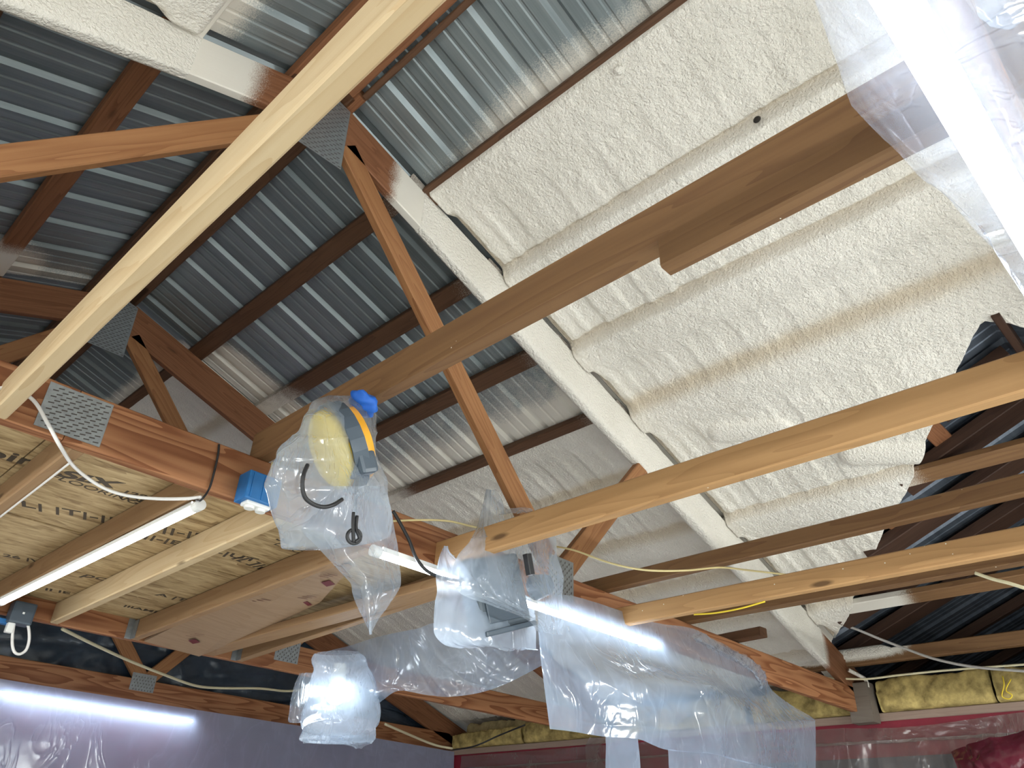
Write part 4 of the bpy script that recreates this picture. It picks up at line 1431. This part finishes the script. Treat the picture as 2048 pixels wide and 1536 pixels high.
# ---------------------------------------------------------------- wrap on the truss overhead (top right)
V = []
nx, ns = 90, 40
prof = [(0.0, -0.030), (-0.004, -0.040), (-0.013, -0.050), (-1.84, -0.060), (-1.875, -0.066), (-1.915, -0.056), (-1.938, -0.02), (-1.945, 0.04)]
cp = catmull([(0, a, b) for a, b in prof], ns)
G = np.zeros((nx, ns, 3))
for i in range(nx):
    x = -0.75 + 1.75 * i / (nx - 1)
    for k in range(ns):
        t = k / (ns - 1)
        w = 0.008 * float(fbm(np.array(x * 5.0), np.array(t * 4.0), 71, 3))
        e = float(np.interp(x, [-0.6, -0.36, -0.2, -0.12, 0.04, 0.29, 0.6], [-1.83, -1.819, -1.791, -1.798, -1.824, -1.844, -1.83]))
        yy = cp[k][1]
        if k < ns * 3 // 7:
            f = k / (ns * 3 / 7)
            yy = e * (1 - f) + (-1.84) * f
        G[i, k] = (x, yy + 0.4 * w * t, cp[k][2] - abs(w) * 0.6)
G = wrinkle(G, 0.004, 10, 73)
o = mesh_obj('plastic_wrap', G.reshape(-1, 3), grid_faces(nx, ns), M['film_wrap'], None, True)
props(o, 'dazzling film trough wrapped round the overhead LED tube, top right', 'plastic sheet')
rows = [[(1925, -60), (1960, -60), (2010, -60), (2080, -60)], [(1948, 5), (1975, 10), (2010, 12), (2062, 5)], [(1955, 30), (1985, 44), (2015, 48), (2055, 28)], [(1968, 42), (1990, 52), (2016, 54), (2045, 40)]]
o = film('plastic_sheet', [[atz(x, y, -0.02 - 0.01 * i) for (x, y) in r] for i, r in enumerate(rows)], M['film_milk'], 24, 24, 0.002, 20, 81)
props(o, 'small rounded tail of film at the top right corner', 'plastic sheet')

# ---------------------------------------------------------------- far gable: black sheeting, wall film
G = np.zeros((90, 260, 3))
for i in range(90):
    for j in range(260):
        x = -4.1 + 8.2 * j / 259
        top = rz(x, -0.02)
        z = 0.0 + (top - 0.0) * i / 89
        G[i, j] = (x, 3.79 + 0.03 * float(fbm(np.array(x * 2.5), np.array(z * 2.5), 91, 3)), z)
G = wrinkle(G, 0.028, 3.5, 93, creases=70)
G[..., 1] = np.clip(G[..., 1], 3.746, 3.85)
o = mesh_obj('black_sheeting', G.reshape(-1, 3), grid_faces(90, 260), M['black_film'], None, True)
props(o, 'dark crinkled sheeting over the far gable, behind the webs', 'plastic sheet')
G = upsample([[(-3.9, 3.62, -0.006), (-1, 3.60, -0.006), (1.5, 3.61, -0.006), (3.0, 3.61, -0.006), (4.10, 3.60, -0.02)],
              [(-3.9, 3.60, -0.4), (-1, 3.61, -0.4), (1.5, 3.60, -0.4), (3.0, 3.60, -0.4), (4.10, 3.58, -0.4)],
              [(-3.9, 3.60, -1.6), (-1, 3.60, -1.6), (1.5, 3.61, -1.6), (3.0, 3.59, -1.6), (4.10, 3.58, -1.6)]], 60, 140)
G = wrinkle(G, 0.006, 3, 97)
o = mesh_obj('plastic_sheet', G.reshape(-1, 3), grid_faces(60, 140), M['film_wall'], None, True)
props(o, 'lilac-lit film hung over the far wall, bottom left', 'plastic sheet')

# ---------------------------------------------------------------- right wall: film, tarp, batts
up_ = [(-0.5 + 4.1 * 0, 0)]
ytop = [(3.5, -0.06), (1.6, -0.06), (0.30, -0.065), (0.10, -0.072), (-0.10, -0.085), (-0.35, -0.085), (-0.60, -0.07), (-0.90, -0.055), (-1.5, -0.05)]
c0 = [(XW - 0.03, y, z) for y, z in ytop]
c1 = [(XW - 0.05 - 0.02 * math.sin(3 * y), y, -0.16) for y, z in ytop]
c2 = [(XW - 0.05, y, -0.26) for y, z in ytop]
c3 = [(XW - 0.06, y, -1.3) for y, z in ytop]
o = film('plastic_sheet', [c0, c1, c2, c3], M['film_dusty'], 60, 120, 0.006, 5, 101)
props(o, 'dusty film sagging along the red right wall', 'plastic sheet')
o = film('tarp', [[atx(1898, 1500, 3.98), atx(1960, 1480, 3.92), (atx(2070, 1455, 3.9))], [atx(1912, 1530, 3.9), atx(1975, 1520, 3.84), atx(2075, 1500, 3.84)], [atx(1935, 1600, 3.9), atx(1990, 1590, 3.84), atx(2080, 1580, 3.84)]], M['tarp'], 40, 50, 0.012, 9, 111)
props(o, 'shiny maroon sheet pulled out at the bottom right corner', 'plastic sheet')
# tape strip gathered on the far part of the red wall
o = film('plastic_sheet', [[atx(1180, 1474, 4.06), atx(1215, 1480, 4.06)], [atx(1170, 1500, 4.06), atx(1195, 1505, 4.06)], [atx(1180, 1560, 4.05), atx(1230, 1560, 4.05)]], M['film_dusty'], 16, 14, 0.006, 12, 121)
props(o, 'twisted strip of film hanging on the red wall beside the draped sheet', 'plastic sheet')


def batt(y0, y1, label, seed, z1=0.175, mat='wool', x0=4.06):
    n, m = max(10, int((y0 - y1) / 0.02)), 16
    V = []
    prof = [(0.30, 0.0), (0.06, 0.0), (0.015, 0.012), (0.0, 0.04), (-0.004, 0.08), (0.0, 0.12), (0.012, z1 - 0.015), (0.05, z1), (0.30, z1)]
    P = catmull([(a, b, 0) for a, b in prof], m)
    for i in range(n):
        y = y0 + (y1 - y0) * i / (n - 1)
        e = float(sstep(0, 0.06, i / (n - 1)) * sstep(0, 0.06, 1 - i / (n - 1)))
        for k in range(m):
            w = 0.03 * float(fbm(np.array(y * 9), np.array(P[k][1] * 11), seed, 4)) + 0.012 * float(fbm(np.array(y * 45), np.array(P[k][1] * 45), seed + 2, 2))
            V.append((x0 + P[k][0] - w + (1 - e) * 0.015, y, max(0.002, P[k][1] + w * 0.8 * (P[k][1] > 0.03))))
    F = grid_faces(n, m) + [tuple(range(m)), tuple(reversed(range((n - 1) * m, n * m)))]
    o = mesh_obj('insulation_batt', V, F, M[mat], None, True)
    return props(o, label, 'insulation', 'yellow glass wool batts on the wall plate')


batt(-0.105, -0.72, 'yellow glass wool batt right of the truss heel block', 131)
batt(-0.73, -1.5, 'yellow glass wool batt at the right edge, tied with twine', 133)
batt(0.72, 0.07, 'yellow batt under the near truss heel, behind the draped sheet', 135)
batt(1.80, 0.76, 'yellow batt seen below the second truss tie beam', 137)
batt(2.75, 1.99, 'yellow batt on the wall plate past the second truss', 139, 0.15)
batt(3.62, 2.78, 'ragged yellow batt in the far right corner', 141, 0.13)
batt(3.5, 2.3, 'loose grey-yellow scrap of wool on top of the far batts', 143, 0.2, 'wool_dark', 4.12)
tube('twine', [atx(2005, 1352, 4.03), atx(2008, 1370, 4.02), atx(2004, 1392, 4.02), atx(2018, 1398, 4.02), atx(2024, 1390, 4.02), atx(2012, 1380, 4.02), atx(2022, 1358, 4.03)], 0.003, M['twine'])
props(bpy.data.objects['twine'], 'tangle of yellow twine on the batt at the right edge', 'twine')
